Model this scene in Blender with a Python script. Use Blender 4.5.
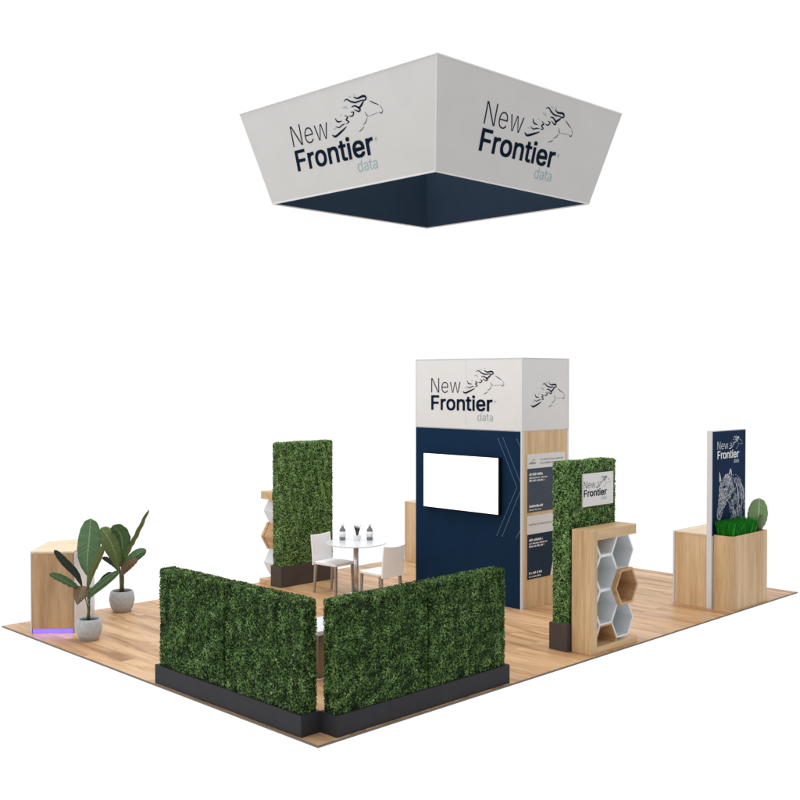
import bpy, bmesh, math, random
import numpy as np
from mathutils import Vector, Matrix
random.seed(7); rng = np.random.default_rng(7)
SC = bpy.context.scene
for o in list(bpy.data.objects): bpy.data.objects.remove(o)
COL = SC.collection

# ------------------------------------------------------------------ camera
cam = bpy.data.cameras.new('camera'); cam.sensor_width = 36; cam.lens = 47.35
cam.clip_start = 0.05; cam.clip_end = 500
co = bpy.data.objects.new('camera', cam); COL.objects.link(co)
co.location = (-5.7415, -6.7612, 3.1)
co.rotation_euler = (math.pi/2 - 0.01967, 0, -0.78232)
SC.camera = co

# ------------------------------------------------------------------ world: a white studio, dimmer behind the camera
W = bpy.data.worlds.new('World'); SC.world = W; W.use_nodes = True
nt = W.node_tree; nt.nodes.clear()
out = nt.nodes.new('ShaderNodeOutputWorld'); bg = nt.nodes.new('ShaderNodeBackground')
tc = nt.nodes.new('ShaderNodeTexCoord'); dot = nt.nodes.new('ShaderNodeVectorMath'); dot.operation = 'DOT_PRODUCT'
dot.inputs[1].default_value = (0.43, 0.90, 0.0)
mr = nt.nodes.new('ShaderNodeMapRange'); mr.inputs['From Min'].default_value = -0.3; mr.inputs['From Max'].default_value = 0.45
mr.inputs['To Min'].default_value = 0.72; mr.inputs['To Max'].default_value = 1.02
nt.links.new(tc.outputs['Generated'], dot.inputs[0]); nt.links.new(dot.outputs['Value'], mr.inputs['Value'])
nt.links.new(mr.outputs['Result'], bg.inputs['Strength']); nt.links.new(bg.outputs[0], out.inputs[0])
bg.inputs['Color'].default_value = (1, 1, 1, 1)

# ------------------------------------------------------------------ lamps
def area(name, loc, target, size, power, color=(1, 1, 1)):
    l = bpy.data.lights.new(name, 'AREA'); l.shape = 'RECTANGLE'; l.size = size[0]; l.size_y = size[1]
    l.energy = power; l.color = color
    o = bpy.data.objects.new(name, l); COL.objects.link(o); o.location = loc
    o.rotation_euler = (Vector(target) - Vector(loc)).to_track_quat('-Z', 'Y').to_euler()
area('overhead_softbox', (3.2, 3.6, 11.5), (4.4, 3.0, 0), (7, 6), 700, (1, .98, .95))
area('side_softbox', (-9, 5, 7.0), (4, 3, 1), (4, 4), 210, (1, .98, .96))
SC.view_settings.view_transform = 'Standard'; SC.view_settings.look = 'None'
SC.view_settings.exposure = 0; SC.view_settings.gamma = 1
SC.render.film_transparent = False

# ------------------------------------------------------------------ materials
def lin(c):
    return tuple(((v/255)/12.92 if v/255 <= .04045 else ((v/255+.055)/1.055)**2.4) for v in c)
def mat(name, rgb, rough=.5, metal=0., noise=.04, nscale=8, bump=0., bscale=200, emit=0, spec=.5, stretch=(1, 1, 1), trans=0):
    m = bpy.data.materials.new(name); m.use_nodes = True; n = m.node_tree; b = n.nodes['Principled BSDF']
    c = lin(rgb)
    b.inputs['Roughness'].default_value = rough; b.inputs['Metallic'].default_value = metal
    b.inputs['Specular IOR Level'].default_value = spec
    if trans: b.inputs['Transmission Weight'].default_value = trans
    t = n.nodes.new('ShaderNodeTexCoord'); mp = n.nodes.new('ShaderNodeMapping'); mp.inputs['Scale'].default_value = stretch
    n.links.new(t.outputs['Object'], mp.inputs[0])
    nz = n.nodes.new('ShaderNodeTexNoise'); nz.inputs['Scale'].default_value = nscale; nz.inputs['Detail'].default_value = 5
    n.links.new(mp.outputs[0], nz.inputs['Vector'])
    r = n.nodes.new('ShaderNodeValToRGB'); e = r.color_ramp.elements
    e[0].position = .3; e[1].position = .7
    e[0].color = (*[max(0, v*(1-noise)) for v in c], 1); e[1].color = (*[min(1, v*(1+noise)) for v in c], 1)
    n.links.new(nz.outputs['Fac'], r.inputs[0]); n.links.new(r.outputs[0], b.inputs['Base Color'])
    if bump:
        n2 = n.nodes.new('ShaderNodeTexNoise'); n2.inputs['Scale'].default_value = bscale; n.links.new(mp.outputs[0], n2.inputs['Vector'])
        bp = n.nodes.new('ShaderNodeBump'); bp.inputs['Strength'].default_value = bump; bp.inputs['Distance'].default_value = .01
        n.links.new(n2.outputs['Fac'], bp.inputs['Height']); n.links.new(bp.outputs[0], b.inputs['Normal'])
    if emit:
        b.inputs['Emission Color'].default_value = (*c, 1); b.inputs['Emission Strength'].default_value = emit
    return m
def wood(name, a, b_, c_, seed=0., axis='z', fine=70):
    """oak laminate, grain running along one axis"""
    m = bpy.data.materials.new(name); m.use_nodes = True; n = m.node_tree; b = n.nodes['Principled BSDF']
    b.inputs['Roughness'].default_value = .48; b.inputs['Specular IOR Level'].default_value = .35
    t = n.nodes.new('ShaderNodeTexCoord'); mp = n.nodes.new('ShaderNodeMapping')
    s = {'x': (.06, 1, 1), 'y': (1, .06, 1), 'z': (1, 1, .06)}[axis]
    mp.inputs['Scale'].default_value = s; mp.inputs['Location'].default_value = (seed, seed*.7, seed*.3)
    n.links.new(t.outputs['Object'], mp.inputs[0])
    n1 = n.nodes.new('ShaderNodeTexNoise'); n1.inputs['Scale'].default_value = 9; n1.inputs['Detail'].default_value = 3; n1.inputs['Distortion'].default_value = .6
    n2 = n.nodes.new('ShaderNodeTexNoise'); n2.inputs['Scale'].default_value = fine; n2.inputs['Detail'].default_value = 6
    for q in (n1, n2): n.links.new(mp.outputs[0], q.inputs['Vector'])
    r1 = n.nodes.new('ShaderNodeValToRGB'); e = r1.color_ramp.elements
    e[0].position = .32; e[0].color = (*lin(a), 1); e[1].position = .68; e[1].color = (*lin(c_), 1)
    x = r1.color_ramp.elements.new(.5); x.color = (*lin(b_), 1)
    r2 = n.nodes.new('ShaderNodeValToRGB'); e = r2.color_ramp.elements
    e[0].position = .35; e[0].color = (.8, .77, .73, 1); e[1].position = .6; e[1].color = (1.04, 1.04, 1.04, 1)
    n.links.new(n1.outputs['Fac'], r1.inputs[0]); n.links.new(n2.outputs['Fac'], r2.inputs[0])
    mx = n.nodes.new('ShaderNodeMix'); mx.data_type = 'RGBA'; mx.blend_type = 'MULTIPLY'; mx.inputs['Factor'].default_value = .55
    n.links.new(r1.outputs[0], mx.inputs['A']); n.links.new(r2.outputs[0], mx.inputs['B'])
    n.links.new(mx.outputs['Result'], b.inputs['Base Color'])
    bp = n.nodes.new('ShaderNodeBump'); bp.inputs['Strength'].default_value = .15; bp.inputs['Distance'].default_value = .002
    n.links.new(n2.outputs['Fac'], bp.inputs['Height']); n.links.new(bp.outputs[0], b.inputs['Normal'])
    return m
def floor_mat():
    m = bpy.data.materials.new('plank_floor'); m.use_nodes = True; n = m.node_tree; b = n.nodes['Principled BSDF']
    b.inputs['Roughness'].default_value = .42; b.inputs['Specular IOR Level'].default_value = .4
    t = n.nodes.new('ShaderNodeTexCoord')
    mp = n.nodes.new('ShaderNodeMapping'); mp.inputs['Rotation'].default_value = (0, 0, -math.pi/2)
    n.links.new(t.outputs['Object'], mp.inputs[0])
    br = n.nodes.new('ShaderNodeTexBrick'); br.offset = .37; br.offset_frequency = 2
    br.inputs['Scale'].default_value = 1; br.inputs['Brick Width'].default_value = 1.35; br.inputs['Row Height'].default_value = .19
    br.inputs['Mortar Size'].default_value = .0018; br.inputs['Mortar Smooth'].default_value = .3; br.inputs['Bias'].default_value = 0
    br.inputs['Color1'].default_value = (0, 0, 0, 1); br.inputs['Color2'].default_value = (1, 1, 1, 1); br.inputs['Mortar'].default_value = (.4, .4, .4, 1)
    n.links.new(mp.outputs[0], br.inputs['Vector'])
    # streaks run along the planks and start anew in each plank
    mv = n.nodes.new('ShaderNodeVectorMath'); mv.operation = 'MULTIPLY'; mv.inputs[1].default_value = (1, .12, 1)
    n.links.new(t.outputs['Object'], mv.inputs[0])
    ad = n.nodes.new('ShaderNodeVectorMath'); ad.operation = 'MULTIPLY_ADD'
    ad.inputs[1].default_value = (13, 7, 5)
    n.links.new(br.outputs['Color'], ad.inputs[0]); n.links.new(mv.outputs[0], ad.inputs[2])
    n1 = n.nodes.new('ShaderNodeTexNoise'); n1.inputs['Scale'].default_value = 6.5; n1.inputs['Detail'].default_value = 4; n1.inputs['Distortion'].default_value = .8
    n2 = n.nodes.new('ShaderNodeTexNoise'); n2.inputs['Scale'].default_value = 55; n2.inputs['Detail'].default_value = 5
    for q in (n1, n2): n.links.new(ad.outputs[0], q.inputs['Vector'])
    r1 = n.nodes.new('ShaderNodeValToRGB'); e = r1.color_ramp.elements
    e[0].position = .3; e[0].color = (*lin((172, 129, 90)), 1); e[1].position = .72; e[1].color = (*lin((228, 194, 154)), 1)
    x = e.new(.48); x.color = (*lin((209, 169, 127)), 1)
    rb = n.nodes.new('ShaderNodeValToRGB'); e = rb.color_ramp.elements
    e[0].position = 0; e[0].color = (.80, .75, .70, 1); e[1].position = 1; e[1].color = (1.07, 1.06, 1.04, 1)
    r2 = n.nodes.new('ShaderNodeValToRGB'); e = r2.color_ramp.elements
    e[0].position = .35; e[0].color = (.86, .83, .8, 1); e[1].position = .62; e[1].color = (1.03, 1.03, 1.03, 1)
    n.links.new(n1.outputs['Fac'], r1.inputs[0]); n.links.new(br.outputs['Color'], rb.inputs[0]); n.links.new(n2.outputs['Fac'], r2.inputs[0])
    def mul(a, b2, f):
        mx = n.nodes.new('ShaderNodeMix'); mx.data_type = 'RGBA'; mx.blend_type = 'MULTIPLY'; mx.inputs['Factor'].default_value = f
        n.links.new(a, mx.inputs['A']); n.links.new(b2, mx.inputs['B']); return mx.outputs['Result']
    c = mul(mul(r1.outputs[0], rb.outputs[0], .8), r2.outputs[0], .7)
    dk = n.nodes.new('ShaderNodeMix'); dk.data_type = 'RGBA'; dk.inputs['B'].default_value = (*lin((150, 112, 78)), 1)
    n.links.new(br.outputs['Fac'], dk.inputs['Factor']); n.links.new(c, dk.inputs['A'])
    n.links.new(dk.outputs['Result'], b.inputs['Base Color'])
    return m
def leaf_mat(name, stops, rough=.5, spec=.4, vein=False):
    """colour from the per-leaf 'tint' attribute"""
    m = bpy.data.materials.new(name); m.use_nodes = True; n = m.node_tree; b = n.nodes['Principled BSDF']
    b.inputs['Roughness'].default_value = rough; b.inputs['Specular IOR Level'].default_value = spec
    a = n.nodes.new('ShaderNodeAttribute'); a.attribute_name = 'tint'
    r = n.nodes.new('ShaderNodeValToRGB'); e = r.color_ramp.elements
    e[0].position = stops[0][0]; e[0].color = (*lin(stops[0][1]), 1); e[1].position = stops[-1][0]; e[1].color = (*lin(stops[-1][1]), 1)
    for p, c in stops[1:-1]: x = e.new(p); x.color = (*lin(c), 1)
    n.links.new(a.outputs['Fac'], r.inputs[0]); n.links.new(r.outputs[0], b.inputs['Base Color'])
    return m
def big_leaf_mat(name, base, light):
    """broad leaf: pale midrib, fine side veins; 'vein' attribute = distance from the midrib (0..1)"""
    m = bpy.data.materials.new(name); m.use_nodes = True; n = m.node_tree; b = n.nodes['Principled BSDF']
    b.inputs['Roughness'].default_value = .42; b.inputs['Specular IOR Level'].default_value = .45
    a = n.nodes.new('ShaderNodeAttribute'); a.attribute_name = 'vein'
    r = n.nodes.new('ShaderNodeValToRGB'); e = r.color_ramp.elements
    e[0].position = .01; e[0].color = (*lin(light), 1); e[1].position = .08; e[1].color = (*lin(base), 1)
    n.links.new(a.outputs['Fac'], r.inputs[0])
    t = n.nodes.new('ShaderNodeAttribute'); t.attribute_name = 'along'
    w = n.nodes.new('ShaderNodeTexNoise'); w.noise_dimensions = '1D'; w.inputs['Scale'].default_value = 28; w.inputs['Detail'].default_value = 2
    n.links.new(t.outputs['Fac'], w.inputs['W'])
    r2 = n.nodes.new('ShaderNodeValToRGB'); e = r2.color_ramp.elements
    e[0].position = .35; e[0].color = (.72, .74, .72, 1); e[1].position = .65; e[1].color = (1.15, 1.12, 1.1, 1)
    n.links.new(w.outputs['Fac'], r2.inputs[0])
    mx = n.nodes.new('ShaderNodeMix'); mx.data_type = 'RGBA'; mx.blend_type = 'MULTIPLY'; mx.inputs['Factor'].default_value = .7
    n.links.new(r.outputs[0], mx.inputs['A']); n.links.new(r2.outputs[0], mx.inputs['B']); n.links.new(mx.outputs['Result'], b.inputs['Base Color'])
    return m

M = dict(
    floor=floor_mat(),
    edge=mat('platform_edge', (112, 104, 94), .5, noise=.1),
    white=mat('white_panel', (229, 228, 228), .6, noise=.015, nscale=3, spec=.3),
    fabric=mat('white_sign_fabric', (210, 209, 208), .85, spec=.2, noise=.02, nscale=2.5, bump=.05, bscale=500),
    trim=mat('white_aluminium', (226, 227, 229), .35, noise=.02, spec=.5),
    navy=mat('navy_print', (14, 44, 74), .7, noise=.06, nscale=3, spec=.1),
    navy_in=mat('navy_lining', (27, 40, 55), .9, noise=.05, nscale=4, spec=.1),
    navy_sign=mat('navy_banner', (11, 40, 74), .7, noise=.18, nscale=3.5, spec=.1),
    ink=mat('navy_ink', (14, 30, 50), .8, noise=.03, spec=.05),
    ink_thin=mat('charcoal_ink', (40, 50, 64), .8, noise=.03, spec=.05),
    teal=mat('pale_teal_ink', (150, 178, 186), .6, noise=.03),
    pale=mat('pale_line_ink', (70, 106, 138), .6, noise=.03),
    whiteink=mat('white_ink', (236, 238, 240), .6, noise=.02),
    greyink=mat('grey_white_ink', (170, 182, 196), .6, noise=.3, nscale=30),
    greytone=mat('blue_grey_print', (70, 88, 110), .7, noise=.45, nscale=26, spec=.1),
    mutedink=mat('muted_grey_ink', (150, 152, 156), .6, noise=.03),
    oak=wood('oak_laminate', (196, 160, 118), (212, 178, 136), (224, 192, 150), 0),
    oak_side=wood('oak_panel', (214, 180, 138), (226, 194, 152), (236, 206, 166), 3),
    oak_brown=wood('oak_counter_front', (176, 138, 102), (196, 160, 120), (210, 178, 138), 5),
    oak_top=wood('oak_worktop', (222, 200, 168), (230, 210, 180), (238, 220, 192), 2, 'x'),
    oak_x=wood('oak_board', (204, 168, 124), (219, 185, 141), (230, 199, 156), 6, 'x'),
    oak_cell=wood('oak_hexagon', (190, 146, 104), (204, 162, 118), (216, 176, 132), 8, 'y'),
    cell=mat('white_hexagon_laminate', (228, 231, 236), .45, noise=.03),
    planter=mat('charcoal_planter', (50, 50, 54), .6, noise=.08, nscale=6, spec=.2),
    planter_warm=mat('brown_grey_planter', (78, 71, 68), .65, spec=.2, noise=.07, nscale=6),
    soil=mat('soil', (62, 48, 38), .95, noise=.35, nscale=60, bump=.6, bscale=90),
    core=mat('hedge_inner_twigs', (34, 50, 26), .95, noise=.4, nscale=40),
    hedge=leaf_mat('boxwood_leaf', [(0, (28, 46, 22)), (.3, (66, 96, 44)), (.6, (100, 134, 70)), (.85, (124, 156, 88)), (1, (152, 178, 116))], .5, .25),
    hedge_light=leaf_mat('light_boxwood_leaf', [(0, (70, 100, 52)), (.3, (106, 146, 80)), (.6, (136, 174, 104)), (.85, (160, 194, 126)), (1, (186, 208, 142))], .5, .25),
    grass=leaf_mat('bright_grass', [(0, (14, 100, 18)), (.5, (28, 140, 32)), (1, (60, 176, 56))], .6, .2),
    pot=mat('pale_grey_concrete', (186, 191, 196), .85, noise=.12, nscale=22, bump=.25, bscale=60),
    chrome=mat('brushed_steel', (206, 206, 206), .28, metal=1., noise=.05, nscale=30),
    chrome_dark=mat('dark_polished_steel', (128, 122, 114), .25, metal=1., noise=.05, nscale=30),
    leg=mat('grey_metal_leg', (160, 153, 146), .38, metal=.5, noise=.05),
    seat=mat('white_leather', (244, 246, 250), .5, noise=.02, bump=.08, bscale=220),
    tabletop=mat('white_gloss_tabletop', (226, 229, 234), .18, noise=.01),
    black=mat('black_plastic', (16, 17, 19), .35, noise=.05),
    screen=mat('white_lit_screen', (255, 255, 255), .3, noise=0, emit=1.0),
    led=mat('violet_led_strip', (134, 112, 232), .4, noise=0, emit=.8),
    glass=mat('dark_bottle_glass', (118, 120, 122), .12, noise=.05),
    label=mat('white_paper_label', (240, 240, 240), .7, noise=.02),
    stem=mat('green_brown_stem', (88, 84, 50), .6, noise=.3, nscale=40),
    leaf_g=big_leaf_mat('broad_leaf_green', (66, 104, 62), (130, 156, 100)),
    leaf_m=big_leaf_mat('broad_leaf_mid', (82, 116, 74), (140, 164, 112)),
    leaf_d=big_leaf_mat('broad_leaf_dark', (14, 32, 20), (34, 58, 36)),
    leaf_o=big_leaf_mat('broad_leaf_olive', (92, 112, 62), (140, 152, 92)),
    leaf_b=big_leaf_mat('broad_leaf_brown_underside', (104, 82, 56), (134, 112, 74)),
    leaf_p=big_leaf_mat('broad_leaf_pale', (120, 152, 100), (196, 212, 172)),
    spiky=mat('grey_green_succulent', (62, 68, 62), .6, noise=.2, nscale=30),
    poster_grey=mat('slate_poster_print', (74, 84, 98), .7, noise=.10, nscale=8, spec=.15),
    poster_navy=mat('navy_poster_print', (34, 52, 72), .7, noise=.08, nscale=8, spec=.15),
    blueprint=mat('mid_blue_print', (52, 104, 150), .5, noise=.1),
    cushion=mat('white_ottoman_top', (226, 228, 232), .5, noise=.02),
)

# ------------------------------------------------------------------ object helpers
def link(name, me, m=None, parent=None, smooth=False, bevel=0):
    o = bpy.data.objects.new(name, me); COL.objects.link(o)
    if m: me.materials.append(m)
    if parent is not None: o.parent = parent
    if smooth:
        me.polygons.foreach_set('use_smooth', [True]*len(me.polygons))
    if bevel:
        b = o.modifiers.new('bevel', 'BEVEL'); b.width = bevel; b.segments = 2; b.limit_method = 'ANGLE'
    return o
def thing(name, label, cat, loc=(0, 0, 0), rz=0, group=None):
    o = bpy.data.objects.new(name, None); COL.objects.link(o); o.location = loc; o.rotation_euler = (0, 0, rz)
    o.empty_display_size = .1; o['label'] = label; o['category'] = cat
    if group: o['group'] = group
    return o
class MB:
    def __init__(s): s.v = []; s.f = []
    def add(s, vs, fs):
        k = len(s.v); s.v += [tuple(v) for v in vs]; s.f += [tuple(i+k for i in f) for f in fs]; return s
    def box(s, x0, x1, y0, y1, z0, z1):
        return s.add([(x0,y0,z0),(x1,y0,z0),(x1,y1,z0),(x0,y1,z0),(x0,y0,z1),(x1,y0,z1),(x1,y1,z1),(x0,y1,z1)],
                     [(3,2,1,0),(4,5,6,7),(0,1,5,4),(1,2,6,5),(2,3,7,6),(3,0,4,7)])
    def prism(s, pts, z0, z1):
        """vertical prism over a counter-clockwise outline"""
        n = len(pts)
        return s.add([(*p, z0) for p in pts]+[(*p, z1) for p in pts],
                     [tuple(range(n))[::-1], tuple(range(n, 2*n))]+[(i, (i+1) % n, n+(i+1) % n, n+i) for i in range(n)])
    def yprism(s, pts, y0, y1):
        """outline in x,z drawn out along y"""
        n = len(pts)
        return s.add([(p[0], y0, p[1]) for p in pts]+[(p[0], y1, p[1]) for p in pts],
                     [tuple(range(n)), tuple(range(n, 2*n))[::-1]]+[(n+i, n+(i+1) % n, (i+1) % n, i) for i in range(n)])
    def tube(s, path, r, n=10):
        path = [Vector(p) for p in path]; rs = r if isinstance(r, (list, tuple)) else [r]*len(path)
        k = len(s.v)
        for i, p in enumerate(path):
            t = (path[min(i+1, len(path)-1)]-path[max(i-1, 0)]).normalized()
            a = t.cross(Vector((0, 0, 1)) if abs(t.z) < .9 else Vector((1, 0, 0))).normalized(); b = t.cross(a)
            for j in range(n):
                q = 2*math.pi*j/n; s.v.append(tuple(p+(a*math.cos(q)+b*math.sin(q))*rs[i]))
        for i in range(len(path)-1):
            for j in range(n):
                s.f.append((k+i*n+j, k+i*n+(j+1) % n, k+(i+1)*n+(j+1) % n, k+(i+1)*n+j))
        s.f.append(tuple(k+j for j in range(n))[::-1]); s.f.append(tuple(k+(len(path)-1)*n+j for j in range(n)))
        return s
    def lathe(s, prof, n=40, c=(0, 0)):
        k = len(s.v); m = len(prof)
        for r, z in prof:
            for j in range(n):
                q = 2*math.pi*j/n; s.v.append((c[0]+r*math.cos(q), c[1]+r*math.sin(q), z))
        for i in range(m-1):
            for j in range(n): s.f.append((k+i*n+j, k+i*n+(j+1) % n, k+(i+1)*n+(j+1) % n, k+(i+1)*n+j))
        s.f.append(tuple(k+j for j in range(n))[::-1]); s.f.append(tuple(k+(m-1)*n+j for j in range(n)))
        return s
    def mesh(s, name):
        me = bpy.data.meshes.new(name); me.from_pydata(s.v, [], s.f); me.validate()
        bm = bmesh.new(); bm.from_mesh(me); bmesh.ops.recalc_face_normals(bm, faces=bm.faces); bm.to_mesh(me); bm.free()
        return me
    def build(s, name, m, parent=None, smooth=False, bevel=0):
        return link(name, s.mesh(name), m, parent, smooth, bevel)
def box(name, m, parent, *b, bevel=.003): return MB().box(*b).build(name, m, parent, bevel=bevel)
def copy_tree(o, parent=None):
    c = o.copy(); COL.objects.link(c)
    if parent is not None:
        c.parent = parent
    for ch in o.children: copy_tree(ch, c)
    return c

# ------------------------------------------------------------------ lettering and the horse emblem
_tcache = {}
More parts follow.
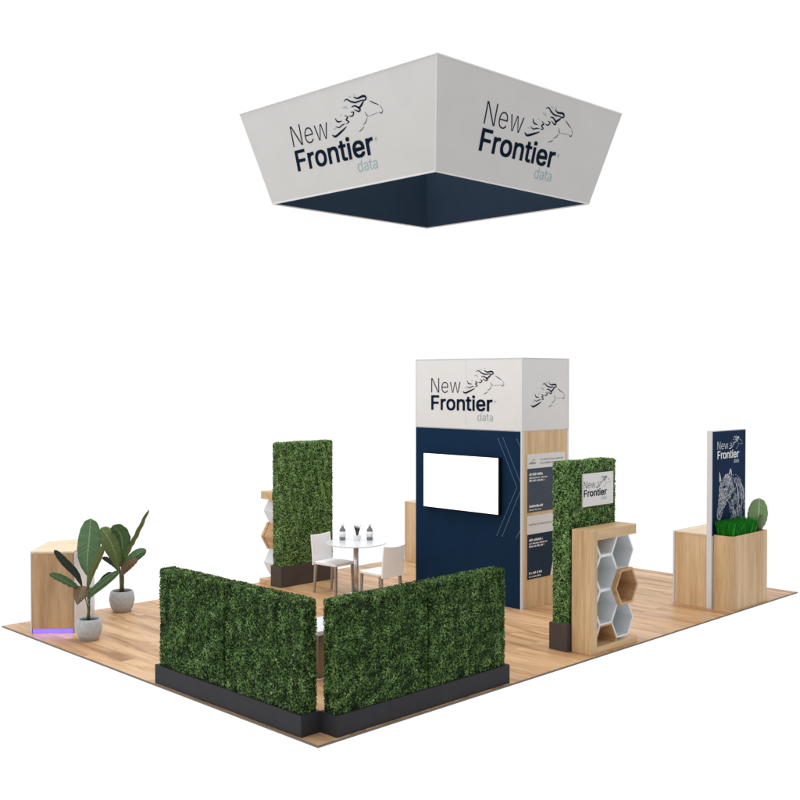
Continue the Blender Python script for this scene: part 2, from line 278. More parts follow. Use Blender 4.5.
# outlines of the three words of the logo (vertices, faces)
GLYPH = {'New':([(1.118,0.011),(1.073,0.011),(0.965,0.368),(1.006,0.368),(1.05,0.211),(1.057,0.187),(1.063,0.161),(1.07,0.134),(1.078,0.105),(1.085,0.073),(1.089,0.052),(1.106,0.052),(1.11,0.072),(1.117,0.103),(1.124,0.132),(1.13,0.16),(1.137,0.186),(1.144,0.211),(1.188,0.368),(1.235,0.368),(1.278,0.211),(1.285,0.187),(1.291,0.161),(1.298,0.133),(1.305,0.104),(1.312,0.073),(1.316,0.052),(1.332,0.052),(1.337,0.072),(1.344,0.103),(1.351,0.133),(1.358,0.16),(1.365,0.186),(1.371,0.211),(1.416,0.368),(1.457,0.368),(1.349,0.011),(1.304,0.011),(1.257,0.175),(1.252,0.192),(1.247,0.21),(1.242,0.228),(1.238,0.246),(1.233,0.264),(1.229,0.283),(1.224,0.302),(1.219,0.321),(1.218,0.327),(1.204,0.327),(1.203,0.321),(1.198,0.302),(1.193,0.283),(1.189,0.264),(1.184,0.246),(1.179,0.227),(1.174,0.21),(1.17,0.192),(1.165,0.175),(0.802,0.015),(0.782,0.008),(0.759,0.004),(0.736,0.003),(0.702,0.005),(0.672,0.013),(0.646,0.026),(0.623,0.043),(0.604,0.064),(0.589,0.09),(0.578,0.119),(0.571,0.151),(0.569,0.187),(0.571,0.223),(0.578,0.255),(0.589,0.285),(0.604,0.311),(0.622,0.332),(0.644,0.35),(0.67,0.363),(0.698,0.371),(0.729,0.373),(0.748,0.372),(0.767,0.369),(0.785,0.364),(0.803,0.356),(0.82,0.346),(0.835,0.333),(0.849,0.318),(0.86,0.299),(0.87,0.278),(0.878,0.253),(0.882,0.225),(0.884,0.194),(0.884,0.18),(0.609,0.18),(0.609,0.21),(0.825,0.21),(0.843,0.222),(0.843,0.227),(0.838,0.251),(0.831,0.273),(0.821,0.292),(0.808,0.309),(0.792,0.323),(0.773,0.333),(0.752,0.339),(0.729,0.341),(0.705,0.339),(0.683,0.333),(0.664,0.323),(0.647,0.309),(0.633,0.293),(0.622,0.274),(0.615,0.254),(0.61,0.233),(0.608,0.211),(0.608,0.177),(0.61,0.15),(0.615,0.124),(0.624,0.101),(0.636,0.082),(0.651,0.065),(0.669,0.052),(0.689,0.043),(0.712,0.037),(0.736,0.035),(0.752,0.036),(0.767,0.038),(0.781,0.042),(0.794,0.048),(0.806,0.056),(0.817,0.065),(0.826,0.076),(0.833,0.088),(0.835,0.093),(0.874,0.083),(0.871,0.077),(0.862,0.061),(0.851,0.047),(0.836,0.034),(0.82,0.024),(0.114,0.011),(0.071,0.011),(0.071,0.498),(0.13,0.498),(0.334,0.177),(0.34,0.168),(0.346,0.157),(0.353,0.145),(0.361,0.132),(0.369,0.117),(0.378,0.101),(0.387,0.085),(0.395,0.068),(0.397,0.064),(0.415,0.066),(0.414,0.073),(0.413,0.091),(0.412,0.109),(0.411,0.126),(0.41,0.142),(0.41,0.157),(0.41,0.171),(0.41,0.184),(0.41,0.195),(0.41,0.498),(0.452,0.498),(0.452,0.011),(0.393,0.011),(0.211,0.296),(0.203,0.309),(0.195,0.322),(0.187,0.336),(0.178,0.351),(0.168,0.368),(0.158,0.386),(0.146,0.407),(0.132,0.431),(0.125,0.443),(0.109,0.441),(0.109,0.429),(0.11,0.405),(0.111,0.383),(0.112,0.363),(0.113,0.344),(0.113,0.328),(0.114,0.313),(0.114,0.301),(0.114,0.291)],[(1,3,2),(1,4,3),(17,48,18),(48,19,18),(48,47,19),(47,20,19),(33,35,34),(33,36,35),(17,49,48),(46,20,47),(17,50,49),(45,20,46),(17,51,50),(44,20,45),(17,52,51),(43,20,44),(17,53,52),(42,20,43),(41,20,42),(17,54,53),(40,20,41),(17,55,54),(40,21,20),(16,55,17),(32,36,33),(1,5,4),(39,21,40),(16,56,55),(38,21,39),(16,57,56),(1,6,5),(38,22,21),(31,36,32),(15,57,16),(15,0,57),(37,22,38),(1,7,6),(37,23,22),(30,36,31),(14,0,15),(1,8,7),(37,24,23),(29,36,30),(13,0,14),(1,9,8),(37,25,24),(28,36,29),(12,0,13),(1,10,9),(37,26,25),(27,36,28),(11,0,12),(1,11,10),(1,0,11),(37,27,26),(37,36,27),(78,80,79),(78,81,80),(77,81,78),(77,82,81),(77,83,82),(76,83,77),(76,84,83),(75,105,76),(105,84,76),(105,85,84),(75,106,105),(104,85,105),(103,85,104),(75,107,106),(102,85,103),(102,86,85),(75,108,107),(74,108,75),(101,86,102),(74,109,108),(101,87,86),(73,109,74),(100,87,101),(73,110,109),(100,88,87),(73,111,110),(99,88,100),(72,111,73),(99,89,88),(72,112,111),(98,89,99),(71,112,72),(71,113,112),(98,90,89),(97,90,98),(71,114,113),(96,90,97),(96,91,90),(70,114,71),(95,91,96),(70,115,114),(93,95,94),(93,91,95),(93,92,91),(69,115,70),(69,116,115),(68,116,69),(68,117,116),(68,118,117),(67,118,68),(67,119,118),(132,134,133),(66,119,67),(131,134,132),(131,135,134),(66,120,119),(131,136,135),(130,136,131),(66,121,120),(129,136,130),(65,121,66),(129,137,136),(128,137,129),(65,122,121),(127,137,128),(127,138,137),(64,122,65),(64,123,122),(126,138,127),(125,138,126),(64,124,123),(124,138,125),(64,138,124),(64,139,138),(63,139,64),(63,58,139),(63,59,58),(62,59,63),(62,60,59),(61,60,62),(141,178,142),(178,143,142),(178,177,143),(177,144,143),(163,165,164),(163,166,165),(176,144,177),(141,179,178),(175,144,176),(141,180,179),(174,144,175),(141,181,180),(173,144,174),(141,182,181),(172,144,173),(141,183,182),(171,144,172),(141,184,183),(170,144,171),(141,185,184),(169,144,170),(141,186,185),(168,144,169),(141,187,186),(167,144,168),(141,140,187),(162,166,163),(161,166,162),(167,145,144),(160,166,161),(167,146,145),(159,166,160),(167,147,146),(167,148,147),(158,166,159),(167,149,148),(157,166,158),(167,150,149),(156,166,157),(167,151,150),(155,166,156),(167,152,151),(154,166,155),(167,153,152),(153,166,154),(167,166,153)]),'Frontier':([(2.344,0.0),(2.344,0.379),(2.404,0.379),(2.404,0.321),(2.407,0.321),(2.416,0.339),(2.428,0.354),(2.444,0.367),(2.463,0.377),(2.483,0.383),(2.505,0.385),(2.51,0.385),(2.515,0.385),(2.521,0.384),(2.527,0.384),(2.531,0.384),(2.535,0.384),(2.535,0.322),(2.533,0.323),(2.528,0.324),(2.522,0.324),(2.515,0.325),(2.507,0.326),(2.499,0.326),(2.482,0.324),(2.466,0.321),(2.451,0.315),(2.438,0.306),(2.427,0.296),(2.418,0.284),(2.411,0.269),(2.407,0.254),(2.406,0.237),(2.406,0.0),(2.1,-0.008),(2.065,-0.005),(2.033,0.003),(2.005,0.016),(1.98,0.035),(1.96,0.058),(1.944,0.085),(1.932,0.116),(1.925,0.15),(1.922,0.187),(1.925,0.224),(1.932,0.258),(1.943,0.29),(1.959,0.317),(1.979,0.34),(2.003,0.359),(2.03,0.373),(2.06,0.382),(2.093,0.384),(2.114,0.383),(2.134,0.38),(2.154,0.374),(2.173,0.366),(2.191,0.355),(2.207,0.341),(2.222,0.324),(2.235,0.305),(2.245,0.282),(2.253,0.256),(2.258,0.227),(2.259,0.194),(2.259,0.169),(1.963,0.169),(1.963,0.221),(2.226,0.221),(2.198,0.202),(2.196,0.226),(2.192,0.248),(2.186,0.269),(2.177,0.286),(2.165,0.301),(2.151,0.314),(2.134,0.323),(2.115,0.328),(2.093,0.33),(2.071,0.328),(2.052,0.323),(2.034,0.313),(2.019,0.301),(2.007,0.286),(1.997,0.27),(1.99,0.251),(1.985,0.231),(1.984,0.211),(1.984,0.178),(1.986,0.151),(1.99,0.127),(1.998,0.106),(2.009,0.088),(2.023,0.073),(2.039,0.061),(2.058,0.053),(2.078,0.048),(2.1,0.046),(2.115,0.047),(2.129,0.049),(2.142,0.053),(2.153,0.058),(2.164,0.065),(2.173,0.073),(2.182,0.082),(2.188,0.093),(2.194,0.105),(2.253,0.091),(2.246,0.072),(2.236,0.055),(2.223,0.039),(2.208,0.026),(2.19,0.014),(2.171,0.004),(2.149,-0.003),(2.125,-0.007),(1.805,0.443),(1.794,0.444),(1.784,0.448),(1.775,0.455),(1.768,0.463),(1.764,0.472),(1.763,0.483),(1.764,0.494),(1.768,0.504),(1.775,0.512),(1.784,0.518),(1.794,0.522),(1.805,0.524),(1.816,0.522),(1.826,0.518),(1.835,0.512),(1.842,0.504),(1.846,0.494),(1.848,0.483),(1.846,0.472),(1.842,0.463),(1.835,0.455),(1.826,0.448),(1.816,0.444),(1.774,0.0),(1.774,0.379),(1.835,0.379),(1.835,0.0),(1.698,0.379),(1.698,0.327),(1.501,0.327),(1.501,0.379),(1.559,0.471),(1.62,0.471),(1.62,0.098),(1.621,0.083),(1.624,0.07),(1.63,0.061),(1.638,0.055),(1.65,0.051),(1.664,0.05),(1.669,0.05),(1.674,0.05),(1.679,0.051),(1.685,0.052),(1.691,0.053),(1.696,0.054),(1.707,0.002),(1.701,-0.0),(1.694,-0.002),(1.686,-0.003),(1.678,-0.003),(1.67,-0.004),(1.662,-0.004),(1.632,-0.001),(1.607,0.007),(1.586,0.021),(1.571,0.041),(1.562,0.064),(1.559,0.093),(1.198,0.227),(1.198,0.0),(1.137,0.0),(1.137,0.379),(1.196,0.379),(1.196,0.287),(1.187,0.287),(1.2,0.319),(1.217,0.344),(1.236,0.362),(1.259,0.374),(1.284,0.382),(1.312,0.384),(1.336,0.383),(1.359,0.377),(1.379,0.369),(1.397,0.356),(1.412,0.34),(1.425,0.321),(1.434,0.298),(1.44,0.271),(1.441,0.24),(1.441,0.0),(1.38,0.0),(1.38,0.235),(1.378,0.263),(1.37,0.286),(1.357,0.304),(1.34,0.318),(1.319,0.326),(1.294,0.329),(1.277,0.328),(1.26,0.324),(1.245,0.317),(1.232,0.308),(1.22,0.297),(1.211,0.283),(1.204,0.266),(1.199,0.248),(0.876,-0.008),(0.843,-0.005),(0.813,0.003),(0.786,0.016),(0.762,0.035),(0.742,0.058),(0.725,0.085),(0.713,0.116),(0.706,0.15),(0.703,0.187),(0.706,0.225),(0.713,0.26),(0.725,0.291),(0.742,0.318),(0.762,0.341),(0.786,0.36),(0.813,0.374),(0.843,0.382),(0.876,0.384),(0.91,0.382),(0.94,0.374),(0.968,0.36),(0.992,0.341),(1.012,0.318),(1.029,0.291),(1.041,0.26),(1.048,0.225),(1.05,0.187),(1.048,0.15),(1.041,0.116),(1.029,0.085),(1.012,0.058),(0.992,0.035),(0.968,0.016),(0.94,0.003),(0.91,-0.005),(0.876,0.046),(0.9,0.049),(0.921,0.055),(0.939,0.066),(0.954,0.08),(0.967,0.097),(0.976,0.117),(0.983,0.139),(0.987,0.163),(0.988,0.187),(0.987,0.212),(0.983,0.236),(0.976,0.258),(0.967,0.278),(0.954,0.296),(0.939,0.31),(0.921,0.321),(0.9,0.328),(0.876,0.33),(0.853,0.328),(0.832,0.321),(0.814,0.31),(0.799,0.296),(0.787,0.278),(0.778,0.258),(0.771,0.236),(0.767,0.212),(0.765,0.187),(0.767,0.163),(0.771,0.139),(0.778,0.117),(0.787,0.097),(0.799,0.08),(0.814,0.066),(0.832,0.055),(0.853,0.049),(0.463,0.0),(0.463,0.379),(0.522,0.379),(0.522,0.321),(0.525,0.321),(0.534,0.339),(0.547,0.354),(0.562,0.367),(0.581,0.377),(0.601,0.383),(0.623,0.385),(0.628,0.385),(0.633,0.385),(0.639,0.384),(0.645,0.384),(0.65,0.384),(0.653,0.384),(0.653,0.322),(0.651,0.323),(0.646,0.324),(0.64,0.324),(0.633,0.325),(0.625,0.326),(0.617,0.326),(0.6,0.324),(0.584,0.321),(0.569,0.315),(0.556,0.306),(0.545,0.296),(0.536,0.284),(0.529,0.269),(0.525,0.254),(0.524,0.237),(0.524,0.0),(0.06,0.0),(0.06,0.509),(0.369,0.509),(0.369,0.452),(0.125,0.452),(0.125,0.278),(0.346,0.278),(0.346,0.221),(0.125,0.221),(0.125,0.0)],[(9,11,10),(9,12,11),(9,13,12),(9,14,13),(9,15,14),(9,16,15),(9,17,16),(8,17,9),(0,2,1),(0,3,2),(7,17,8),(6,17,7),(5,19,6),(19,18,6),(18,17,6),(4,23,5),(23,22,5),(22,21,5),(21,20,5),(20,19,5),(4,24,23),(4,25,24),(0,4,3),(0,31,4),(31,30,4),(30,29,4),(29,28,4),(28,27,4),(27,26,4),(26,25,4),(0,32,31),(0,33,32),(51,53,52),(51,54,53),(50,54,51),(50,55,54),(50,56,55),(49,56,50),(49,57,56),(48,57,49),(48,58,57),(48,59,58),(47,79,48),(79,78,48),(78,59,48),(77,59,78),(76,59,77),(47,80,79),(76,60,59),(75,60,76),(47,81,80),(46,81,47),(74,60,75),(46,82,81),(74,61,60),(73,61,74),(46,83,82),(45,83,46),(45,84,83),(72,61,73),(72,62,61),(45,85,84),(71,62,72),(44,85,45),(71,63,62),(44,86,85),(70,63,71),(44,67,86),(67,87,86),(70,68,63),(68,64,63),(69,68,70),(43,67,44),(43,66,67),(87,68,67),(87,64,68),(88,64,87),(88,65,64),(42,66,43),(89,65,88),(42,65,66),(42,89,65),(42,90,89),(41,90,42),(41,91,90),(40,91,41),(40,92,91),(105,107,106),(104,107,105),(104,108,107),(40,93,92),(39,93,40),(103,108,104),(39,94,93),(102,108,103),(102,109,108),(101,109,102),(39,95,94),(100,109,101),(38,95,39),(100,110,109),(38,96,95),(99,110,100),(98,110,99),(38,97,96),(97,110,98),(38,110,97),(38,111,110),(37,111,38),(37,112,111),(36,112,37),(36,113,112),(36,114,113),(35,114,36),(35,115,114),(34,115,35),(140,142,141),(140,143,142),(127,129,128),(126,129,127),(126,130,129),(125,130,126),(125,131,130),(124,131,125),(124,132,131),(123,132,124),(123,133,132),(122,133,123),(122,134,133),(121,134,122),(121,135,134),(120,135,121),(120,136,135),(119,136,120),(119,137,136),(118,137,119),(118,138,137),(117,138,118),(117,139,138),(116,139,117),(175,149,148),(175,150,149),(146,144,147),(146,145,144),(175,151,150),(174,151,175),(174,152,151),(174,153,152),(173,153,174),(173,154,153),(173,155,154),(161,163,162),(160,163,161),(159,163,160),(173,156,155),(158,163,159),(157,163,158),(156,163,157),(173,163,156),(172,163,173),(171,163,172),(170,163,171),(170,164,163),(170,165,164),(169,165,170),(169,166,165),(169,167,166),(169,168,167),(187,189,188),(187,190,189),(186,190,187),(178,180,179),(178,182,180),(182,181,180),(186,191,190),(185,191,186),(185,192,191),(184,192,185),(184,193,192),(183,207,184),(207,193,184),(207,206,193),(206,194,193),(205,194,206),(183,208,207),(204,194,205),(183,209,208),(204,195,194),(182,209,183),(203,195,204),(182,210,209),(182,211,210),(202,195,203),(202,196,195),(182,212,211),(178,213,182),(213,212,182),(201,196,202),(201,197,196),(178,214,213),(200,197,201),(178,176,214),(200,198,197),(199,198,200),(178,177,176),(232,234,233),(231,234,232),(231,235,234),(230,235,231),(230,236,235),(229,236,230),(229,237,236),(228,237,229),(228,269,237),(269,238,237),(228,270,269),(268,238,269),(228,271,270),(267,238,268),(228,272,271),(266,238,267),(227,272,228),(266,239,238),(227,273,272),(265,239,266),(227,274,273),(264,239,265),(226,274,227),(264,240,239),(226,275,274),(263,240,264),(225,275,226),(263,241,240),(225,276,275),(262,241,263),(225,277,276),(261,241,262),(261,242,241),(224,277,225),(224,278,277),(260,242,261),(223,278,224),(223,279,278),(259,242,260),(259,243,242),(223,280,279),(258,243,259),(258,244,243),(222,280,223),(222,281,280),(257,244,258),(222,282,281),(256,244,257),(221,282,222),(256,245,244),(221,283,282),(255,245,256),(220,283,221),(255,246,245),(220,284,283),(254,246,255),(220,285,284),(253,246,254),(219,285,220),(253,247,246),(219,286,285),(252,247,253),(219,251,286),(251,247,252),(219,247,251),(218,247,219),(218,248,247),(217,248,218),(217,249,248),(216,249,217),(216,250,249),(215,250,216),(296,298,297),(296,299,298),(296,300,299),(296,301,300),(296,302,301),(296,303,302),(296,304,303),(295,304,296),(287,289,288),(287,290,289),(294,304,295),(293,304,294),(292,306,293),(306,305,293),(305,304,293),(291,310,292),(310,309,292),(309,308,292),(308,307,292),(307,306,292),(291,311,310),(291,312,311),(287,291,290),(287,318,291),(318,317,291),(317,316,291),(316,315,291),(315,314,291),(314,313,291),(313,312,291),(287,319,318),(287,320,319),(321,325,322),(325,323,322),(325,324,323),(321,326,325),(321,329,326),(329,327,326),(329,328,327),(321,330,329)]),'data':([(1.254,0.006),(1.239,0.001),(1.221,-0.002),(1.201,-0.004),(1.178,-0.002),(1.157,0.002),(1.137,0.01),(1.12,0.019),(1.105,0.032),(1.093,0.047),(1.084,0.065),(1.078,0.085),(1.076,0.108),(1.078,0.128),(1.082,0.144),(1.088,0.158),(1.097,0.17),(1.108,0.18),(1.121,0.189),(1.135,0.196),(1.151,0.201),(1.167,0.206),(1.185,0.209),(1.202,0.212),(1.22,0.215),(1.241,0.218),(1.26,0.22),(1.275,0.222),(1.289,0.224),(1.3,0.227),(1.309,0.231),(1.316,0.236),(1.32,0.245),(1.321,0.254),(1.321,0.257),(1.32,0.272),(1.317,0.286),(1.312,0.299),(1.305,0.31),(1.295,0.319),(1.283,0.326),(1.269,0.332),(1.254,0.335),(1.237,0.336),(1.219,0.335),(1.203,0.332),(1.188,0.327),(1.175,0.32),(1.164,0.313),(1.155,0.304),(1.147,0.295),(1.141,0.285),(1.138,0.28),(1.089,0.294),(1.096,0.31),(1.108,0.328),(1.123,0.342),(1.139,0.354),(1.157,0.364),(1.175,0.371),(1.195,0.376),(1.215,0.378),(1.235,0.379),(1.249,0.379),(1.263,0.377),(1.279,0.374),(1.294,0.37),(1.31,0.364),(1.324,0.356),(1.337,0.346),(1.349,0.333),(1.359,0.318),(1.366,0.299),(1.371,0.277),(1.373,0.251),(1.373,0.005),(1.323,0.005),(1.323,0.057),(1.311,0.057),(1.304,0.046),(1.298,0.037),(1.289,0.028),(1.28,0.02),(1.268,0.012),(1.169,0.048),(1.182,0.044),(1.196,0.041),(1.211,0.04),(1.234,0.042),(1.254,0.047),(1.271,0.054),(1.286,0.065),(1.299,0.077),(1.309,0.091),(1.316,0.106),(1.32,0.122),(1.321,0.138),(1.321,0.2),(1.31,0.191),(1.306,0.189),(1.299,0.187),(1.291,0.185),(1.281,0.183),(1.271,0.181),(1.261,0.179),(1.251,0.178),(1.241,0.176),(1.231,0.175),(1.223,0.174),(1.216,0.173),(1.201,0.171),(1.187,0.167),(1.174,0.163),(1.161,0.158),(1.15,0.151),(1.141,0.143),(1.133,0.132),(1.129,0.119),(1.128,0.105),(1.129,0.092),(1.133,0.08),(1.139,0.069),(1.147,0.06),(1.157,0.053),(0.825,0.374),(1.012,0.374),(1.012,0.332),(0.825,0.332),(0.883,0.093),(0.883,0.466),(0.935,0.466),(0.935,0.097),(0.936,0.082),(0.939,0.068),(0.946,0.058),(0.956,0.05),(0.968,0.046),(0.984,0.045),(0.988,0.045),(0.994,0.045),(0.999,0.046),(1.005,0.047),(1.011,0.048),(1.011,0.048),(1.021,0.005),(1.019,0.005),(1.012,0.003),(1.005,0.002),(0.997,0.001),(0.989,0.001),(0.982,0.001),(0.953,0.004),(0.928,0.012),(0.909,0.025),(0.895,0.043),(0.886,0.066),(0.638,0.006),(0.622,0.001),(0.604,-0.002),(0.584,-0.004),(0.562,-0.002),(0.541,0.002),(0.521,0.01),(0.503,0.019),(0.488,0.032),(0.476,0.047),(0.467,0.065),(0.462,0.085),(0.46,0.108),(0.461,0.128),(0.465,0.144),(0.472,0.158),(0.481,0.17),(0.492,0.18),(0.504,0.189),(0.519,0.196),(0.534,0.201),(0.551,0.206),(0.568,0.209),(0.586,0.212),(0.603,0.215),(0.625,0.218),(0.643,0.22),(0.659,0.222),(0.672,0.224),(0.683,0.227),(0.692,0.231),(0.699,0.236),(0.704,0.245),(0.705,0.254),(0.705,0.257),(0.704,0.272),(0.701,0.286),(0.695,0.299),(0.688,0.31),(0.678,0.319),(0.666,0.326),(0.653,0.332),(0.637,0.335),(0.62,0.336),(0.602,0.335),(0.586,0.332),(0.572,0.327),(0.559,0.32),(0.548,0.313),(0.538,0.304),(0.531,0.295),(0.524,0.285),(0.522,0.28),(0.472,0.294),(0.48,0.31),(0.492,0.328),(0.506,0.342),(0.522,0.354),(0.54,0.364),(0.559,0.371),(0.579,0.376),(0.598,0.378),(0.618,0.379),(0.632,0.379),(0.647,0.377),(0.662,0.374),(0.678,0.37),(0.693,0.364),(0.707,0.356),(0.721,0.346),(0.732,0.333),(0.742,0.318),(0.75,0.299),(0.754,0.277),(0.756,0.251),(0.756,0.005),(0.706,0.005),(0.706,0.057),(0.694,0.057),(0.687,0.046),(0.681,0.037),(0.673,0.028),(0.663,0.02),(0.651,0.012),(0.552,0.048),(0.565,0.044),(0.58,0.041),(0.595,0.04),(0.617,0.042),(0.637,0.047),(0.655,0.054),(0.67,0.065),(0.682,0.077),(0.692,0.091),(0.699,0.106),(0.703,0.122),(0.705,0.138),(0.705,0.2),(0.694,0.191),(0.689,0.189),(0.682,0.187),(0.674,0.185),(0.665,0.183),(0.655,0.181),(0.644,0.179),(0.634,0.178),(0.624,0.176),(0.614,0.175),(0.606,0.174),(0.599,0.173),(0.585,0.171),(0.571,0.167),(0.557,0.163),(0.544,0.158),(0.533,0.151),(0.524,0.143),(0.517,0.132),(0.513,0.119),(0.511,0.105),(0.512,0.092),(0.516,0.08),(0.522,0.069),(0.531,0.06),(0.541,0.053),(0.25,0.008),(0.235,0.002),(0.217,-0.002),(0.195,-0.003),(0.166,-0.001),(0.139,0.007),(0.114,0.02),(0.093,0.038),(0.074,0.06),(0.059,0.087),(0.048,0.117),(0.041,0.151),(0.039,0.189),(0.041,0.226),(0.048,0.26),(0.059,0.29),(0.074,0.317),(0.093,0.339),(0.115,0.356),(0.139,0.369),(0.166,0.377),(0.196,0.379),(0.217,0.378),(0.235,0.374),(0.251,0.368),(0.264,0.36),(0.275,0.352),(0.284,0.342),(0.291,0.333),(0.297,0.324),(0.303,0.314),(0.316,0.314),(0.316,0.504),(0.367,0.504),(0.367,0.005),(0.318,0.005),(0.318,0.064),(0.304,0.064),(0.297,0.053),(0.291,0.044),(0.283,0.035),(0.274,0.025),(0.263,0.016),(0.142,0.062),(0.16,0.051),(0.181,0.044),(0.205,0.042),(0.227,0.044),(0.248,0.05),(0.266,0.061),(0.282,0.075),(0.294,0.093),(0.304,0.113),(0.311,0.136),(0.315,0.162),(0.317,0.189),(0.315,0.217),(0.311,0.242),(0.304,0.265),(0.294,0.285),(0.282,0.302),(0.266,0.316),(0.248,0.327),(0.227,0.333),(0.205,0.335),(0.181,0.333),(0.16,0.326),(0.142,0.315),(0.126,0.301),(0.113,0.283),(0.104,0.263),(0.097,0.24),(0.093,0.216),(0.091,0.189),(0.093,0.163),(0.097,0.138),(0.104,0.115),(0.114,0.094),(0.126,0.076)],[(61,63,62),(61,64,63),(60,64,61),(60,65,64),(59,65,60),(59,66,65),(58,66,59),(58,67,66),(58,68,67),(57,68,58),(57,69,68),(56,69,57),(56,70,69),(55,44,56),(44,43,56),(43,70,56),(42,70,43),(55,45,44),(41,70,42),(41,71,70),(55,46,45),(40,71,41),(54,46,55),(54,47,46),(39,71,40),(54,48,47),(38,71,39),(38,72,71),(54,49,48),(53,49,54),(37,72,38),(53,50,49),(37,73,72),(36,73,37),(53,51,50),(52,51,53),(35,73,36),(35,74,73),(34,74,35),(33,74,34),(32,74,33),(32,75,74),(31,75,32),(30,97,31),(97,75,31),(29,97,30),(28,97,29),(27,97,28),(26,97,27),(25,97,26),(24,97,25),(23,97,24),(22,97,23),(21,97,22),(20,97,21),(19,97,20),(19,98,97),(96,75,97),(18,98,19),(18,99,98),(18,100,99),(17,100,18),(17,101,100),(17,102,101),(17,103,102),(17,104,103),(16,104,17),(16,105,104),(16,106,105),(16,107,106),(16,108,107),(16,109,108),(16,110,109),(16,111,110),(15,111,16),(15,112,111),(15,113,112),(14,113,15),(14,114,113),(14,115,114),(13,115,14),(13,116,115),(95,75,96),(13,117,116),(12,117,13),(94,75,95),(12,118,117),(11,118,12),(93,75,94),(11,119,118),(11,120,119),(92,77,93),(77,75,93),(10,120,11),(10,121,120),(91,77,92),(10,122,121),(9,122,10),(90,78,91),(78,77,91),(9,123,122),(90,79,78),(76,75,77),(89,79,90),(9,84,123),(9,85,84),(8,85,9),(88,79,89),(88,80,79),(8,86,85),(87,80,88),(8,87,86),(8,80,87),(8,81,80),(7,81,8),(7,82,81),(7,83,82),(6,83,7),(6,0,83),(5,0,6),(5,1,0),(4,1,5),(4,2,1),(3,2,4),(128,130,129),(128,131,130),(127,125,124),(127,126,125),(128,132,131),(155,132,128),(155,133,132),(155,134,133),(154,134,155),(154,135,134),(154,136,135),(142,144,143),(141,144,142),(140,144,141),(154,137,136),(139,144,140),(138,144,139),(137,144,138),(154,144,137),(153,144,154),(152,144,153),(151,144,152),(151,145,144),(151,146,145),(150,146,151),(150,147,146),(150,148,147),(150,149,148),(217,219,218),(217,220,219),(216,220,217),(216,221,220),(215,221,216),(215,222,221),(214,222,215),(214,223,222),(214,224,223),(213,224,214),(213,225,224),(212,225,213),(212,226,225),(211,200,212),(200,199,212),(199,226,212),(198,226,199),(211,201,200),(197,226,198),(197,227,226),(211,202,201),(196,227,197),(210,202,211),(210,203,202),(195,227,196),(210,204,203),(194,227,195),(194,228,227),(210,205,204),(209,205,210),(193,228,194),(209,206,205),(193,229,228),(192,229,193),(209,207,206),(208,207,209),(191,229,192),(191,230,229),(190,230,191),(189,230,190),(188,230,189),(188,231,230),(187,231,188),(186,253,187),(253,231,187),(185,253,186),(184,253,185),(183,253,184),(182,253,183),(181,253,182),(180,253,181),(179,253,180),(178,253,179),(177,253,178),(176,253,177),(175,253,176),(175,254,253),(252,231,253),(174,254,175),(174,255,254),(174,256,255),(173,256,174),(173,257,256),(173,258,257),(173,259,258),(173,260,259),(172,260,173),(172,261,260),(172,262,261),(172,263,262),(172,264,263),(172,265,264),(172,266,265),(172,267,266),(171,267,172),(171,268,267),(171,269,268),(170,269,171),(170,270,269),(170,271,270),(169,271,170),(169,272,271),(251,231,252),(169,273,272),(168,273,169),(250,231,251),(168,274,273),(167,274,168),(249,231,250),(167,275,274),(167,276,275),(248,233,249),(233,231,249),(166,276,167),(166,277,276),(247,233,248),(166,278,277),(165,278,166),(246,234,247),(234,233,247),(165,279,278),(246,235,234),(232,231,233),(245,235,246),(165,240,279),(165,241,240),(164,241,165),(244,235,245),(244,236,235),(164,242,241),(243,236,244),(164,243,242),(164,236,243),(164,237,236),(163,237,164),(163,238,237),(163,239,238),(162,239,163),(162,156,239),(161,156,162),(161,157,156),(160,157,161),(160,158,157),(159,158,160),(311,313,312),(311,314,313),(300,302,301),(300,303,302),(299,303,300),(299,304,303),(298,304,299),(298,305,304),(298,306,305),(297,306,298),(297,307,306),(297,308,307),(296,345,297),(345,344,297),(344,308,297),(343,308,344),(343,309,308),(342,309,343),(296,346,345),(341,309,342),(296,347,346),(341,310,309),(295,347,296),(340,310,341),(295,348,347),(340,311,310),(340,339,311),(339,338,311),(338,337,311),(337,314,311),(295,349,348),(294,349,295),(294,350,349),(294,351,350),(293,351,294),(336,314,337),(293,352,351),(292,352,293),(335,314,336),(292,353,352),(292,354,353),(334,314,335),(291,354,292),(291,355,354),(333,314,334),(290,355,291),(290,356,355),(332,314,333),(289,356,290),(289,357,356),(331,314,332),(289,358,357),(330,316,331),(316,314,331),(288,358,289),(288,323,358),(329,317,330),(317,316,330),(329,318,317),(315,314,316),(288,324,323),(328,318,329),(287,324,288),(328,319,318),(287,325,324),(327,319,328),(327,320,319),(287,326,325),(326,320,327),(287,320,326),(286,320,287),(286,321,320),(286,322,321),(285,322,286),(285,280,322),(285,281,280),(284,281,285),(284,282,281),(283,282,284)])}
def text2d(s, weight):
    """outline text -> (verts in 0..1 box, faces, aspect)"""
    if (s, weight) in _tcache: return _tcache[(s, weight)]
    c = bpy.data.curves.new('t', 'FONT'); c.body = s; c.size = 1; c.offset = weight; c.resolution_u = 6
    o = bpy.data.objects.new('t', c); COL.objects.link(o)
    dg = bpy.context.evaluated_depsgraph_get(); me = bpy.data.meshes.new_from_object(o.evaluated_get(dg))
    v = np.array([tuple(p.co)[:2] for p in me.vertices]); f = [tuple(p.vertices) for p in me.polygons]
    bpy.data.objects.remove(o); bpy.data.curves.remove(c); bpy.data.meshes.remove(me)
    _tcache[(s, weight)] = (v, f); return v, f
